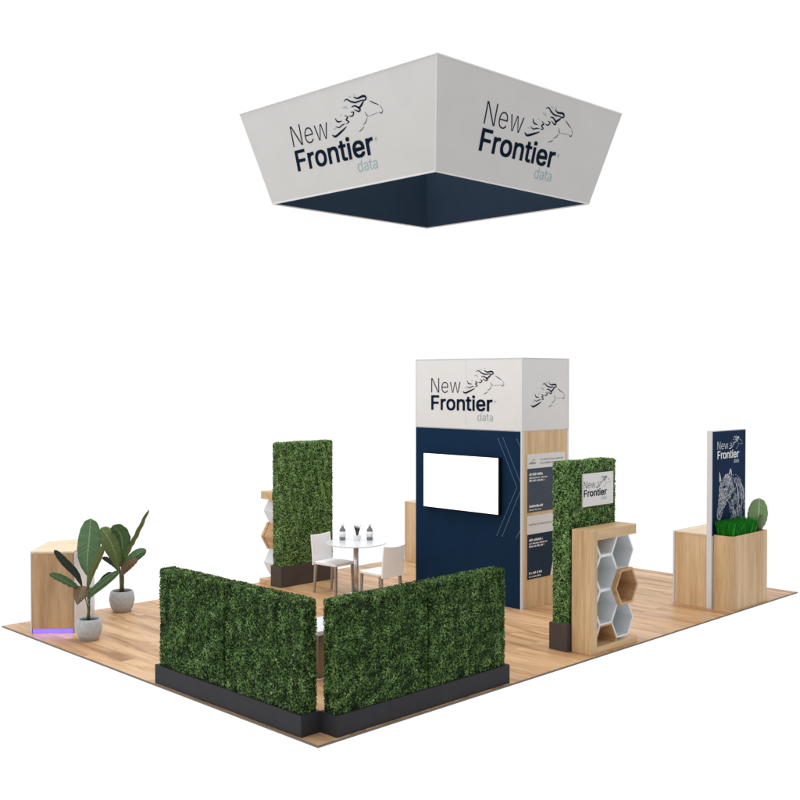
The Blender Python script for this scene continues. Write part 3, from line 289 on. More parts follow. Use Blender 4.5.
def put_text(mb, s, weight, u0, u1, v0, capv, frame, cap=.727):
    """text from u0 to u1, its baseline at v0 and capitals up to v0+capv"""
    if s in GLYPH: v, f = np.array(GLYPH[s][0]), GLYPH[s][1]; cap = .509
    else: v, f = text2d(s, weight)
    xmin, xmax = v[:, 0].min(), v[:, 0].max()
    pts = [frame((p[0]-xmin)/(xmax-xmin)*(u1-u0)+u0, v0+p[1]/cap*capv) for p in v]
    mb.add(pts, f)
HORSE = {'m1': [(0.552, 0.023), (0.592, 0.004), (0.672, 0.029), (0.752, 0.061)], 'm2': [(0.626, 0.155), (0.652, 0.121), (0.708, 0.115)], 'm2b': [(0.615, 0.086), (0.656, 0.07), (0.705, 0.083), (0.742, 0.088)], 'm3': [(0.751, 0.155), (0.79, 0.135), (0.762, 0.118), (0.793, 0.094), (0.753, 0.084)], 'm4': [(0.806, 0.139), (0.848, 0.135), (0.871, 0.161), (0.835, 0.168)], 'm5': [(0.882, 0.18), (0.936, 0.157), (0.954, 0.177), (0.898, 0.209), (0.854, 0.206)], 'm6': [(0.774, 0.269), (0.813, 0.281), (0.858, 0.254), (0.914, 0.236), (0.975, 0.238), (1.021, 0.238)], 'm7': [(0.901, 0.283), (0.948, 0.264), (1.009, 0.269), (1.041, 0.261), (1.046, 0.24), (1.009, 0.229)], 'm7b': [(1.017, 0.234), (0.977, 0.2), (0.929, 0.177)], 'm8': [(1.081, 0.219), (1.125, 0.194), (1.187, 0.164)], 'm9': [(1.172, 0.106), (1.199, 0.095), (1.221, 0.117)], 'm9b': [(1.193, 0.161), (1.221, 0.117)], 'm10': [(1.009, 0.141), (1.021, 0.11), (1.045, 0.097)], 'm10b': [(1.049, 0.098), (1.1, 0.101), (1.172, 0.106)], 'm11': [(1.024, 0.092), (0.995, 0.057), (0.956, 0.038)], 'm12': [(0.965, 0.025), (0.93, 0.005), (0.892, -0.007)], 'g1': [(0.744, 0.222), (0.779, 0.221), (0.804, 0.203)], 'g2': [(0.842, 0.305), (0.875, 0.283)], 'g3': [(0.905, 0.312), (0.928, 0.287)], 'g4': [(0.579, 0.068), (0.619, 0.068)], 'g5': [(0.69, 0.16), (0.719, 0.167)]}
HW = dict(m1=.0105, m2=.007, m2b=.0055, m3=.0065, m4=.0065, m5=.008, m6=.0075, m7=.010, m7b=.010, m8=.0045, m9=.004, m9b=.002, m10=.0035, m10b=.0016, m11=.0035, m12=.0035, g1=.006, g2=.004, g3=.004, g4=.004, g5=.003)
def catmull(p, n=7):
    p = [np.array(q, float) for q in p]; p = [2*p[0]-p[1]]+p+[2*p[-1]-p[-2]]; r = []
    for i in range(1, len(p)-2):
        for k in range(n):
            t = k/n; a, b, c, d = p[i-1:i+3]
            r.append(.5*((2*b)+(-a+c)*t+(2*a-5*b+4*c-d)*t*t+(-a+3*b-3*c+d)*t**3))
    r.append(p[-2]); return r
def ribbon(mb, pts, w, frame, taper=True):
    pts = catmull(pts); n = len(pts); L = []
    for i, p in enumerate(pts):
        t = pts[min(i+1, n-1)]-pts[max(i-1, 0)]; t = t/(np.linalg.norm(t)+1e-9); nn = np.array([-t[1], t[0]])
        ww = w*(math.sin(math.pi*(.06+.88*i/(n-1)))**.7 if taper else 1)
        L += [frame(*(p+nn*ww)), frame(*(p-nn*ww))]
    mb.add(L, [(2*i, 2*i+1, 2*i+3, 2*i+2) for i in range(n-1)])
def make_frame(O, U, V, off):
    O, U, V = (Vector(a) for a in (O, U, V)); U.normalize(); V.normalize(); N = U.cross(V)
    return lambda u, v: tuple(O+U*float(u)+V*float(v)+N*off)
def horse(parent, O, U, V, Wd, inks, off=.003):
    fr = make_frame(O, U, V, off); a, b = MB(), MB()
    F = lambda u, v: fr((u*1.409-.014)/1.45*Wd, (v*1.409/1.45+.214)*Wd)
    for k, p in HORSE.items(): ribbon(b if k[0] == 'g' else a, p, HW[k], F)
    a.build('horse_emblem', inks[0], parent); b.build('emblem_accent', inks[1], parent)
def logo(parent, O, U, V, Wd, inks=None, data=True, fat=0, off=.003):
    """O = foot of the F; Wd = width of the long word"""
    inks = inks or (M['ink'], M['ink_thin'], M['teal'])
    fr = make_frame(O, U, V, off)
    a = MB(); put_text(a, 'New', -.017+fat, 0, .49*Wd, .214*Wd, .188*Wd, fr); a.build('thin_lettering', inks[1], parent)
    a = MB(); h = .0062*Wd
    for k, (du, dv) in enumerate(((-1, -1), (1, 1), (-1, 1), (1, -1), (0, 0))):
        f2 = make_frame(O, U, V, off+.0004*k)
        put_text(a, 'Frontier', 0, (1+du)*h, Wd-(1-du)*h, (1+dv*.7)*h, .186*Wd-2*h, f2)
    a.build('bold_lettering', inks[0], parent)
    if data:
        a = MB(); put_text(a, 'data', -.012+fat, .765*Wd, 1.005*Wd, -.115*Wd, .094*Wd, fr)
        put_text(a, '®', 0, 1.025*Wd, 1.055*Wd, .105*Wd, .03*Wd, fr)
        a.build('small_lettering', inks[2], parent)
    horse(parent, O, U, V, Wd, (inks[0], inks[2]), off)

# ------------------------------------------------------------------ the platform
LX, LY = 9.143, 6.109
fl = MB().box(0, LX, 0, LY, -.016, 0).build('floor', M['floor']); fl['kind'] = 'structure'
ed = MB()
ed.box(-.006, LX+.006, -.006, 0, -.018, -.001).box(-.006, LX+.006, LY, LY+.006, -.018, -.001).box(-.006, 0, 0, LY, -.018, -.001).box(LX, LX+.006, 0, LY, -.018, -.001)
e = ed.build('floor_edge', M['edge']); e['kind'] = 'structure'

# ------------------------------------------------------------------ hanging sign
sx, sy, sa, sb, zb, zt = 4.571, 3.03, 1.505, 1.816, 5.461, 6.668
sign = thing('hanging_sign', 'large white fabric sign tapering downwards, hanging high above the booth with logos on its sides', 'hanging sign', (sx, sy, zb))
sign.rotation_mode = 'QUATERNION'; sign.rotation_quaternion = Matrix.Rotation(-.0095, 3, Vector((1, -1, 0)).normalized()).to_quaternion()   # hangs a touch off level
hh = zt-zb
def sg(r, z, t=0): return [(-r+t, -r+t, z), (r-t, -r+t, z), (r-t, r-t, z), (-r+t, r-t, z)]
B, T = sg(sa, 0), sg(sb, hh); Bi, Ti = sg(sa, 0, .022), sg(sb, hh, .022)
for i in range(4):
    j = (i+1) % 4
    pn = MB().add([B[i], B[j], T[j], T[i], Bi[i], Bi[j], Ti[j], Ti[i]], [(0, 1, 2, 3), (7, 6, 5, 4), (0, 4, 5, 1), (3, 2, 6, 7), (0, 3, 7, 4), (1, 5, 6, 2)]).build('fabric_panel', M['fabric'], sign)
    if i in (0, 3):
        # viewed from outside, u runs left to right
        a, b = (Vector(B[i]), Vector(B[j])); U = (b-a).normalized(); mid = (a+b)/2
        V = ((Vector(T[i])+Vector(T[j]))/2-mid).normalized()
        O = mid+U*(-.856)+V*.335
        logo(pn, O, U, V, 1.45)
li = MB()
Bi, Ti = sg(sa, .004, .026), sg(sb, hh-.01, .026)
for i in range(4):
    j = (i+1) % 4
    li.add([Bi[i], Bi[j], Ti[j], Ti[i]], [(3, 2, 1, 0)])
o = link('inner_lining', bpy.data.meshes.new('x'), None, sign); me = o.data; me.from_pydata(li.v, [], li.f); me.materials.append(M['navy_in'])
fr = MB()
for L in (sg(sa, 0), sg(sb, hh)):
    for i in range(4): fr.tube([L[i], L[(i+1) % 4]], .011, 8)
for i in range(4): fr.tube([sg(sa, 0)[i], sg(sb, hh)[i]], .006, 8)
fr.build('frame', M['trim'], sign)

# ------------------------------------------------------------------ tower
TX, TY, TW, TD, TH, HB = 5.354, 2.085, 1.055, 1.99, 3.39, 2.405   # width in x, depth in y, height, foot of the header
tower = thing('display_tower', 'tall square tower with white logo header above navy and oak walls', 'tower', (TX, TY, 0))
box('core', M['white'], tower, .012, TW-.012, .012, TD-.012, 0, TH-.02)
hp = box('header_panel', M['white'], tower, 0, .012, .022, TD/2-.0015, HB, TH-.01, bevel=.001)
hp2 = box('header_panel', M['white'], tower, 0, .012, TD/2+.0015, TD-.022, HB, TH-.01, bevel=.001)
hp3 = box('header_panel', M['white'], tower, .022, TW-.022, 0, .012, HB, TH-.01, bevel=.001)
box('header_panel', M['white'], tower, TW-.012, TW, .022, TD-.022, HB, TH-.01, bevel=.001)
box('header_panel', M['white'], tower, .022, TW-.022, TD-.012, TD, HB, TH-.01, bevel=.001)
logo(hp, (0, 1.672, 2.656), (0, -1, 0), (0, 0, 1), 1.16)
horse(hp3, (4.934-TX, 0, 2.474), (1, 0, 0), (0, 0, 1), 1.167, (M['ink'], M['teal']))
nv = box('navy_wall_panel', M['navy'], tower, 0, .012, .022, TD-.004, 0, HB-.012, bevel=.001)
fr_ = make_frame((0, 3.77-TY, 0), (0, -1, 0), (0, 0, 1), .003)
lines = MB()
for pts in ([(1.276, 2.286), (1.605, 1.645), (1.26, .966)], [(1.363, 2.296), (1.655, 1.727)], [(1.655, 1.585), (1.353, .961)], [(1.606, 2.289), (1.655, 2.195)], [(1.655, 1.06), (1.602, .967)]):
    for p, q in zip(pts, pts[1:]):
        d = np.array(q)-p; d /= np.linalg.norm(d); nn = np.array([-d[1], d[0]])*.0045
        p_, q_ = np.array(p), np.array(q)
        lines.add([fr_(*(p_+nn)), fr_(*(p_-nn)), fr_(*(q_-nn)), fr_(*(q_+nn))], [(0, 1, 2, 3)])
    for e_ in (pts[0], pts[-1]):
        if abs(e_[0]-1.655) > .01:
            lines.add([fr_(e_[0]+.012*math.cos(k), e_[1]+.012*math.sin(k)) for k in np.linspace(0, 2*math.pi, 9)[:-1]], [tuple(range(8))])
lines.build('chevron_lines', M['pale'], nv)
box('oak_wall_panel', M['oak_side'], tower, .045, TW-.04, .004, .012, 0, HB-.012, bevel=0)
box('oak_wall_panel', M['oak_side'], tower, .045, TW-.04, TD-.012, TD-.004, 0, HB-.012, bevel=0)
box('navy_wall_panel', M['navy'], tower, TW-.012, TW, .022, TD-.022, 0, HB-.012, bevel=.001)
f = MB()
for (x0, x1) in ((.001, .045), (TW-.04, TW-.001)):
    f.box(x0, x1, .001, .012, 0, HB-.012)
f.box(-.002, .022, -.002, .022, HB-.011, TH-.009); f.box(TW-.022, TW+.002, -.002, .022, HB-.011, TH-.009)
f.box(-.002, .022, TD-.022, TD+.002, HB-.011, TH-.009)
f.box(-.003, TW+.003, -.003, TD+.003, TH-.0085, TH+.002)
f.box(-.001, .0215, .0005, .0215, 0, HB-.0115)
f.build('corner_trim', M['trim'], tower)
# posters on the oak side
def word_rows(mb, fr2, u, v, rows, seed):
    r = random.Random(seed)
    for (dv, h, w, gap) in rows:
        x = u
        while x < u+w:
            ww = min(h*r.uniform(.22, .5), u+w-x)
            k = r.choice((0, 0, .18, .3))
            mb.add([fr2(x, v+dv), fr2(x+ww, v+dv), fr2(x+ww, v+dv+h*(1-k)), fr2(x, v+dv+h*(1-k))], [(0, 1, 2, 3)])
            x += ww+gap+(h*.5 if r.random() < .16 else 0)
def poster(z0, zs, z1, dark, seed, second=False):
    x0, x1 = .113, .965
    p = box('poster', M['white'], tower, x0, x1, -.004, .003, z0, z1, bevel=0)
    F = make_frame((x0, -.004, 0), (1, 0, 0), (0, 0, 1), .002); F2 = make_frame((x0, -.004, 0), (1, 0, 0), (0, 0, 1), .004)
    w = x1-x0
    if second:
        pts = [(0, z0+.0), (w*.60, z0), (w*.82, zs), (0, zs)]
        a = MB().add([F(w*.74, z0+.3), F(w*.80, z0+.36), F(w*.93, zs), F(w*.82, zs), F(w*.72, z0+.27)], [(0, 1, 2, 3), (4, 0, 3)]); a.build('blue_print', M['blueprint'], p)
    else:
        pts = [(0, z0), (w, z0), (w, zs), (0, zs)]
    MB().add([F(*q) for q in pts], [(0, 1, 2, 3)]).build('dark_print', dark, p)
    if not second:
        s = MB(); fcol = MB()
        fcol.add([F2(w*.66, z0+.01), F2(w*.98, z0+.01), F2(w*.98, z0+.42), F2(w*.86, z0+.36), F2(w*.72, z0+.18)], [(0, 1, 2, 3, 4)])
        fcol.build('photo_print', M['planter_warm'], p)
        ribbon(s, [(w*.70, z0+.13), (w*.80, z0+.05), (w*.93, z0+.0)], .012, make_frame((x0, -.004, 0), (1, 0, 0), (0, 0, 1), .006)); s.build('photo_highlight', M['mutedink'], p)
    t = MB(); t2 = MB()
    word_rows(t, F2, .04, zs, [(-.095, .034, .30, .004), (-.137, .022, .40, .004), (-.178, .028, .33, .004)], seed)
    word_rows(t, F2, .04, z0, [(.068, .032, .30, .004), (.024, .02, .26, .004)], seed+3)
    t.build('poster_lettering', M['whiteink'] if not second else M['mutedink'] if False else M['whiteink'], p)
    if second: word_rows(t2, F2, .04, zs, [(.12, .022, .66, .006)], seed+5)
    else:
        word_rows(t2, F2, .28, zs, [(.105, .02, .52, .006), (.055, .02, .50, .006)], seed+6)
        word_rows(t2, F2, .04, zs, [(.06, .03, .14, .004)], seed+7)
        ribbon(t2, [(.10, zs+.10), (.14, zs+.12), (.18, zs+.11)], .004, F2)
    t2.build('fine_print', M['mutedink'], p)
poster(1.295, 1.89, 2.085, M['poster_grey'], 11)
poster(.386, .997, 1.248, M['poster_navy'], 23, True)

# television on the navy wall
tv = thing('television', 'flat television with a blank white screen mounted on the navy wall', 'television', (TX, 3.136, 1.64))
ty, tz = .708, .394
box('casing', M['black'], tv, -.072, -.002, -ty, ty, -tz, tz, bevel=.006)
box('screen', M['screen'], tv, -.076, -.0725, -ty+.008, ty-.008, -tz+.012, tz-.008, bevel=0)

# ------------------------------------------------------------------ hedges
def leaves(boxes, dens, L, name, m, parent, seed, depth=.028, wob=.006, rounding=.03, flat=.75):
    """thousands of folded leaves over the faces of a clipped block (x0,x1,y0,y1,z0,z1)"""
    r = np.random.default_rng(seed); P, Nn = [], []
    for (x0, x1, y0, y1, z0, z1) in boxes:
        sz = (x1-x0, y1-y0, z1-z0)
        for ax in range(3):
            o1, o2 = [k for k in range(3) if k != ax]
            for s in (0, 1):
                if ax == 2 and s == 0: continue
                n = int(sz[o1]*sz[o2]*dens)
                p = np.zeros((n, 3)); p[:, o1] = r.random(n)*sz[o1]; p[:, o2] = r.random(n)*sz[o2]; p[:, ax] = s*sz[ax]
                nn = np.zeros((n, 3)); nn[:, ax] = 2*s-1
                # round the edges
                for k in (o1, o2):
                    if k == 2:
                        q = np.clip((p[:, 2]-(sz[2]-rounding))/rounding, 0, 1); nn[:, 2] += q*.8
                        p[:, ax] -= (2*s-1)*rounding*.5*q**2
                    else:
                        for t, sg_ in ((0, -1), (sz[k], 1)):
                            q = np.clip(1-np.abs(p[:, k]-t)/rounding, 0, 1); nn[:, k] += sg_*q*.8
                            p[:, ax] -= (2*s-1)*rounding*.5*q**2
                P.append(p+np.array([x0, y0, z0])); Nn.append(nn)
    P = np.concatenate(P); N = np.concatenate(Nn); n = len(P)
    N /= np.linalg.norm(N, axis=1)[:, None]
    lump = (np.sin(P[:, 0]*11+seed)*np.sin(P[:, 1]*13+2*seed)+np.sin(P[:, 2]*12+seed*.7)*np.sin((P[:, 0]+P[:, 1])*9))*.5
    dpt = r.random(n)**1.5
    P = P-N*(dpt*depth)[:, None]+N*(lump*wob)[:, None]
    D = r.normal(size=(n, 3)); D -= N*(D*N).sum(1)[:, None]*.55; D /= np.linalg.norm(D, axis=1)[:, None]
    Nt = N*flat+r.normal(size=(n, 3))*.5; S = np.cross(D, Nt); S /= np.linalg.norm(S, axis=1)[:, None]
    U = np.cross(S, D)
    ln = (L*(.6+.7*r.random(n)))[:, None]; wd = ln*.29
    v0 = P-D*ln*.5; v2 = P+D*ln*.5-U*ln*.05; vl = P+S*wd+U*ln*.13; vr = P-S*wd+U*ln*.13
    V = np.stack([v0, vr, v2, vl], 1).reshape(-1, 3)
    idx = (np.arange(n)*4)[:, None]
    F = np.concatenate([idx+np.array([0, 1, 2]), idx+np.array([0, 2, 3])], 1).reshape(-1, 3)
    me = bpy.data.meshes.new(name); me.vertices.add(len(V)); me.vertices.foreach_set('co', V.astype('f4').ravel())
    me.loops.add(F.size); me.loops.foreach_set('vertex_index', F.ravel().astype('i4'))
    me.polygons.add(len(F)); me.polygons.foreach_set('loop_start', (np.arange(len(F))*3).astype('i4'))
    me.update(calc_edges=True)
    clump = np.zeros(n)
    for _ in range(14):
        kv = r.normal(size=3); kv *= r.uniform(28, 75)/np.linalg.norm(kv); clump += np.sin(P@kv+r.uniform(0, 6.28))
    clump /= 2.65
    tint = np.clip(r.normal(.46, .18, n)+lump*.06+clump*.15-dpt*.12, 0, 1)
    at = me.attributes.new('tint', 'FLOAT', 'POINT'); at.data.foreach_set('value', np.repeat(tint, 4).astype('f4'))
    return link(name, me, m, parent)
def hedge_block(parent, b, dens, L, m, seed, rnd=.03):
    x0, x1, y0, y1, z0, z1 = b; i = .024
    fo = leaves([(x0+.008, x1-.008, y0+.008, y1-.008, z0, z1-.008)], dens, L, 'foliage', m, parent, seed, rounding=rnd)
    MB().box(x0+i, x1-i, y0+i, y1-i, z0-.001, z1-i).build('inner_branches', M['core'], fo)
def low_hedge(label, loc, sx_, sy_, cuts, seed):
    h = thing('low_hedge', label, 'hedge', loc, 0, 'low boxwood hedges in charcoal planters at the front corner')
    pb = box('planter_base', M['planter'], h, 0, sx_, 0, sy_, 0, .19, bevel=.003)
    for k, b in enumerate(cuts): hedge_block(h, (*b, .188, 1.19), 11000, .0255, M['hedge'], seed+k)
    return h
low_hedge('long low boxwood hedge in a charcoal planter, nearer the potted plants', (.02, .248, 0), .22, 2.339,
          [(.012, .208, .006, 1.160), (.012, .208, 1.176, 2.30)], 31)
low_hedge('long low boxwood hedge in a charcoal planter, nearer the open hexagon shelf', (.236, .028, 0), 2.35, .222,
          [(.004, 1.170, .012, .208), (1.186, 2.315, .012, .208)], 57)
def tall_hedge(label, cx, cy, rz, z1, seed, tone):
    h = thing('tall_hedge', label, 'hedge', (cx, cy, 0), rz, 'tall boxwood hedge panels behind the hexagon shelves')
    box('planter_base', M['planter_warm'], h, -.51, .51, -.125, .125, 0, .31, bevel=.003)
    hedge_block(h, (-.497, .505, -.118, .118, .305, z1), 9500, .027, tone, seed, .05)
    return h
tall_hedge('tall green hedge panel carrying a white logo plaque, beside the front hexagon shelf', 4.487, .458, 0, 2.165, 71, M['hedge_light'])
tall_hedge('tall green hedge panel without a plaque, behind the white table and chairs', 4.512, 5.645, math.pi, 2.165, 83, M['hedge_light']).scale = (1.05, 1, 1)
pl = thing('logo_plaque', 'square white plaque with the logo, fixed high on the tall green hedge', 'sign plaque', (4.55, .325, 1.82))
pp = box('plate', M['white'], pl, -.305, .305, -.02, 0, -.19, .19, bevel=.002)
logo(pp, (-.292+.0, -.02, -.078), (1, 0, 0), (0, 0, 1), .455, off=.002, fat=.008)

# ------------------------------------------------------------------ hexagon shelves
def clip_poly(P, x0, x1, z0, z1):
    for ax, lim, sg_ in ((0, x0, 1), (0, x1, -1), (1, z0, 1), (1, z1, -1)):
        Q = []
        for i in range(len(P)):
            a, b = P[i-1], P[i]; ia, ib = (a[ax]-lim)*sg_ >= 0, (b[ax]-lim)*sg_ >= 0
            if ia != ib:
                t = (lim-a[ax])/(b[ax]-a[ax]); Q.append((a[0]+(b[0]-a[0])*t, a[1]+(b[1]-a[1])*t))
            if ib: Q.append(b)
        P = Q
        if not P: return P
    return P
def hex_cell(parent, cx, cz, R, Hh, th, y0, y1, m, clip=None):
    def ring(k): return [(cx+R*k, cz), (cx+R*k/2, cz+Hh*k), (cx-R*k/2, cz+Hh*k), (cx-R*k, cz), (cx-R*k/2, cz-Hh*k), (cx+R*k/2, cz-Hh*k)]
    o, i = ring(1), ring(1-th/Hh); mb = MB()
    for k in range(6):
        q = [o[k], o[(k+1) % 6], i[(k+1) % 6], i[k]]
        if clip: q = clip_poly(q, *clip)
        if len(q) > 2: mb.yprism(q, y0, y1)
    if mb.v: mb.build('hexagon_cell', m, parent)
SH_G = 'oak hexagon shelf units'
sh = thing('hexagon_shelf', 'oak C shaped shelf frame filled with white hexagon cells, in front of the plaque hedge', 'shelf', (4.54, .185, 0), 0, SH_G)
fm = MB(); y0, y1 = -.135, .135
fm.box(-.49, -.375, y0, y1, 0, 1.40); fmo = fm.build('frame_post', M['oak'], sh, bevel=.002)
fm = MB(); fm.box(-.3745, .415, y0, y1, 1.285, 1.40); fm.build('top_board', M['oak_x'], sh, bevel=.002)
fm = MB(); fm.box(-.3745, .445, y0, y1, 0, .075); fm.build('base_board', M['oak_x'], sh, bevel=.002)
CL = (-.374, .6, .076, 1.284)
ccx = [4.008-4.54, 4.345-4.54, 4.683-4.54]
for cx_, zs in ((ccx[0], (1.10, .705, .31)), (ccx[1], (1.295, .900, .505, .11)), (ccx[2], (1.10, .31))):
    for z in zs: hex_cell(sh, cx_, z, .228, .1985, .018, y0+.008, y1-.01, M['oak_cell'] if (z == .11) else M['cell'], CL)
wc = MB()
hex_cell(sh, ccx[2], .705, .228, .1985, .014, y0+.008, y1-.01, M['cell'], (-.374, ccx[2], .076, 1.284))
def oak_sleeve(parent, cx, cz):
    mb = MB()
    for R, Hh, th, a, b in ((.238, .206, .028, y0-.05, y0+.006), (.2095, .1825, .010, y0+.0065, y1-.012)):
        def ring(k): return [(cx+R*k, cz), (cx+R*k/2, cz+Hh*k), (cx-R*k/2, cz+Hh*k), (cx-R*k, cz), (cx-R*k/2, cz-Hh*k), (cx+R*k/2, cz-Hh*k)]
        o, i = ring(1), ring(1-th/Hh)
        if a > y0:
            O2, I2 = [[(cx+.228*k, cz), (cx+.228*k/2, cz+.1985*k), (cx-.228*k/2, cz+.1985*k), (cx-.228*k, cz), (cx-.228*k/2, cz-.1985*k), (cx+.228*k/2, cz-.1985*k)] for k in (1, .93)]
            for k in range(6):
                q = clip_poly([O2[k], O2[(k+1) % 6], I2[(k+1) % 6], I2[k]], cx+.001, 9, 0, 9)
                if len(q) > 2: mb.yprism(q, a+.002, b+.002)
        for k in range(6): mb.yprism([o[k], o[(k+1) % 6], i[(k+1) % 6], i[k]], a, b)
    mb.build('hexagon_cell', M['oak_cell'], parent)
oak_sleeve(sh, ccx[2], .705)
s2 = copy_tree(sh); s2.location = (4.434, 5.925, 0); s2.rotation_euler = (0, 0, math.pi)
s2['label'] = 'oak hexagon shelf mostly hidden behind the tall hedge by the table, its cells poking out'

# ------------------------------------------------------------------ right hand cabinets, banner, planter
cab = thing('oak_cabinet', 'square oak cabinet with a pale worktop behind the navy banner', 'cabinet', (7.221, .395, 0))
box('body', M['oak_side'], cab, .004, .98, 0, .475, 0, .975)
box('worktop', M['oak_top'], cab, 0, .985, -.002, .477, .9755, 1.0)
box('end_panel', M['trim'], cab, -.006, .99, .479, .505, 0, 1.004)
bn = thing('banner_sign', 'upright navy banner panel with white logo and horse portrait between cabinet and planter', 'banner', (7.205, .312, 0))
box('frame', M['trim'], bn, 0, .955, .002, .072, 0, 2.405)
bf = box('printed_face', M['navy_sign'], bn, .022, .945, -.002, .0015, .985, 2.392, bevel=0)
logo(bf, (7.350-7.205, -.002, 2.014), (1, 0, 0), (0, 0, 1), .60, (M['whiteink'], M['whiteink'], M['whiteink']), fat=.02, off=.002)
def inside(p, poly):
    c = False
    for i in range(len(poly)):
        (x1, y1_), (x2, y2) = poly[i-1], poly[i]
        if (y1_ > p[1]) != (y2 > p[1]) and p[0] < (x2-x1)*(p[1]-y1_)/(y2-y1_)+x1: c = not c
    return c
HEAD = [(.20, 1.74), (.25, 1.70), (.33, 1.72), (.40, 1.80), (.48, 1.84), (.56, 1.78), (.60, 1.66), (.56, 1.52), (.46, 1.44), (.36, 1.40), (.29, 1.33), (.25, 1.22), (.19, 1.20), (.13, 1.26), (.12, 1.36), (.17, 1.46), (.19, 1.58)]
NECK = [(.48, 1.84), (.66, 1.80), (.80, 1.72), (.925, 1.64), (.925, .98), (.44, .98), (.46, 1.2), (.40, 1.40), (.56, 1.52), (.60, 1.66)]
fb = make_frame((0, -.002, 0), (1, 0, 0), (0, 0, 1), .0025)
rr = random.Random(5); a0, a1, a2, a3 = MB(), MB(), MB(), MB()
fb0, fb3 = make_frame((0, -.002, 0), (1, 0, 0), (0, 0, 1), .0012), make_frame((0, -.002, 0), (1, 0, 0), (0, 0, 1), .0042)
# the horse looks to the left and down: outline, a grey ground tone, then fine hair strokes that follow the form
HEAD = [(.225, 1.72), (.30, 1.745), (.36, 1.79), (.43, 1.80), (.52, 1.75), (.57, 1.66), (.575, 1.56), (.52, 1.48), (.43, 1.43), (.36, 1.37), (.30, 1.30), (.265, 1.22), (.215, 1.185), (.165, 1.20), (.145, 1.27), (.16, 1.35), (.185, 1.45), (.195, 1.56), (.205, 1.65)]
NECK = [(.52, 1.77), (.66, 1.79), (.80, 1.70), (.925, 1.60), (.925, .99), (.50, .99), (.50, 1.2), (.47, 1.42), (.57, 1.52), (.575, 1.66)]
a0.add([fb0(*p) for p in HEAD], [tuple(range(len(HEAD)))])
def fleck(mb, x, z, ang, ln, w, bend):
    dx, dz = math.cos(ang)*ln, math.sin(ang)*ln
    p = [(x-dx/2, z-dz/2), (x-dz*bend, z+dx*bend), (x+dx/2, z+dz/2)]
    if min(q[0] for q in p) < .03 or max(q[0] for q in p) > .935: return
    ribbon(mb, p, w, fb)
k = 0
while k < 520:
    x, z = rr.uniform(.14, .60), rr.uniform(1.18, 1.82)
    if not inside((x, z), HEAD): continue
    if math.hypot((x-.335)/1.3, z-1.625) < .022 or math.hypot(x-.185, z-1.245) < .014: continue
    if abs((x-.42)-(z-1.50)*.5) < .02 and 1.42 < z < 1.62 and rr.random() < .75: continue
    fleck(a1 if rr.random() < (.75 if x < .18+.36*(z-1.18) + .06 else .4) else a2, x, z, math.radians(66)+rr.gauss(0, .3), rr.uniform(.02, .055), rr.uniform(.002, .0055), rr.uniform(-.2, .2)); k += 1
k = 0
while k < 560:
    x, z = rr.uniform(.46, .93), rr.uniform(.99, 1.80)
    if not inside((x, z), NECK): continue
    if math.sin(x*31+z*17)+math.sin(z*29-x*13) < rr.uniform(-1.3, .8): k += .3; continue
    fleck(a2 if rr.random() < .7 else a1, x, z, math.radians(-62)+.5*math.sin(z*9+x*6)+rr.gauss(0, .25), rr.uniform(.025, .08), rr.uniform(.0012, .0038), rr.uniform(-.25, .25)); k += 1
for pts, w in (([(.205, 1.70), (.215, 1.77), (.195, 1.83)], .012), ([(.235, 1.72), (.225, 1.78), (.197, 1.835)], .009), ([(.47, 1.78), (.50, 1.84), (.515, 1.87)], .012), ([(.53, 1.76), (.535, 1.81), (.52, 1.86)], .008),
               ([(.21, 1.66), (.20, 1.52), (.17, 1.36)], .008), ([(.25, 1.68), (.245, 1.52), (.215, 1.36)], .010), ([(.15, 1.30), (.155, 1.23), (.20, 1.19), (.25, 1.215)], .008),
               ([(.57, 1.60), (.52, 1.49), (.42, 1.43), (.34, 1.35)], .006), ([(.44, 1.80), (.38, 1.78), (.31, 1.71)], .005), ([(.48, 1.79), (.44, 1.74), (.40, 1.66)], .005),
               ([(.60, 1.74), (.70, 1.60), (.74, 1.42), (.70, 1.24)], .007), ([(.66, 1.74), (.80, 1.60), (.84, 1.40), (.80, 1.2)], .006), ([(.56, 1.44), (.60, 1.28), (.58, 1.1)], .009), ([(.74, 1.70), (.87, 1.56), (.90, 1.38)], .005)):
    ribbon(a1, pts, w, fb)
for cx_, cz_, rx, rz_ in ((.335, 1.625, .030, .018), (.183, 1.243, .012, .016)):
    a3.add([fb3(cx_+rx*math.cos(t), cz_+rz_*math.sin(t)) for t in np.linspace(0, 2*math.pi, 13)[:-1]], [tuple(range(12))])
a0.build('horse_artwork', M['greytone'], bf); a3.build('horse_artwork', M['ink'], bf)
a1.build('horse_artwork', M['whiteink'], bf); a2.build('horse_artwork', M['greyink'], bf)

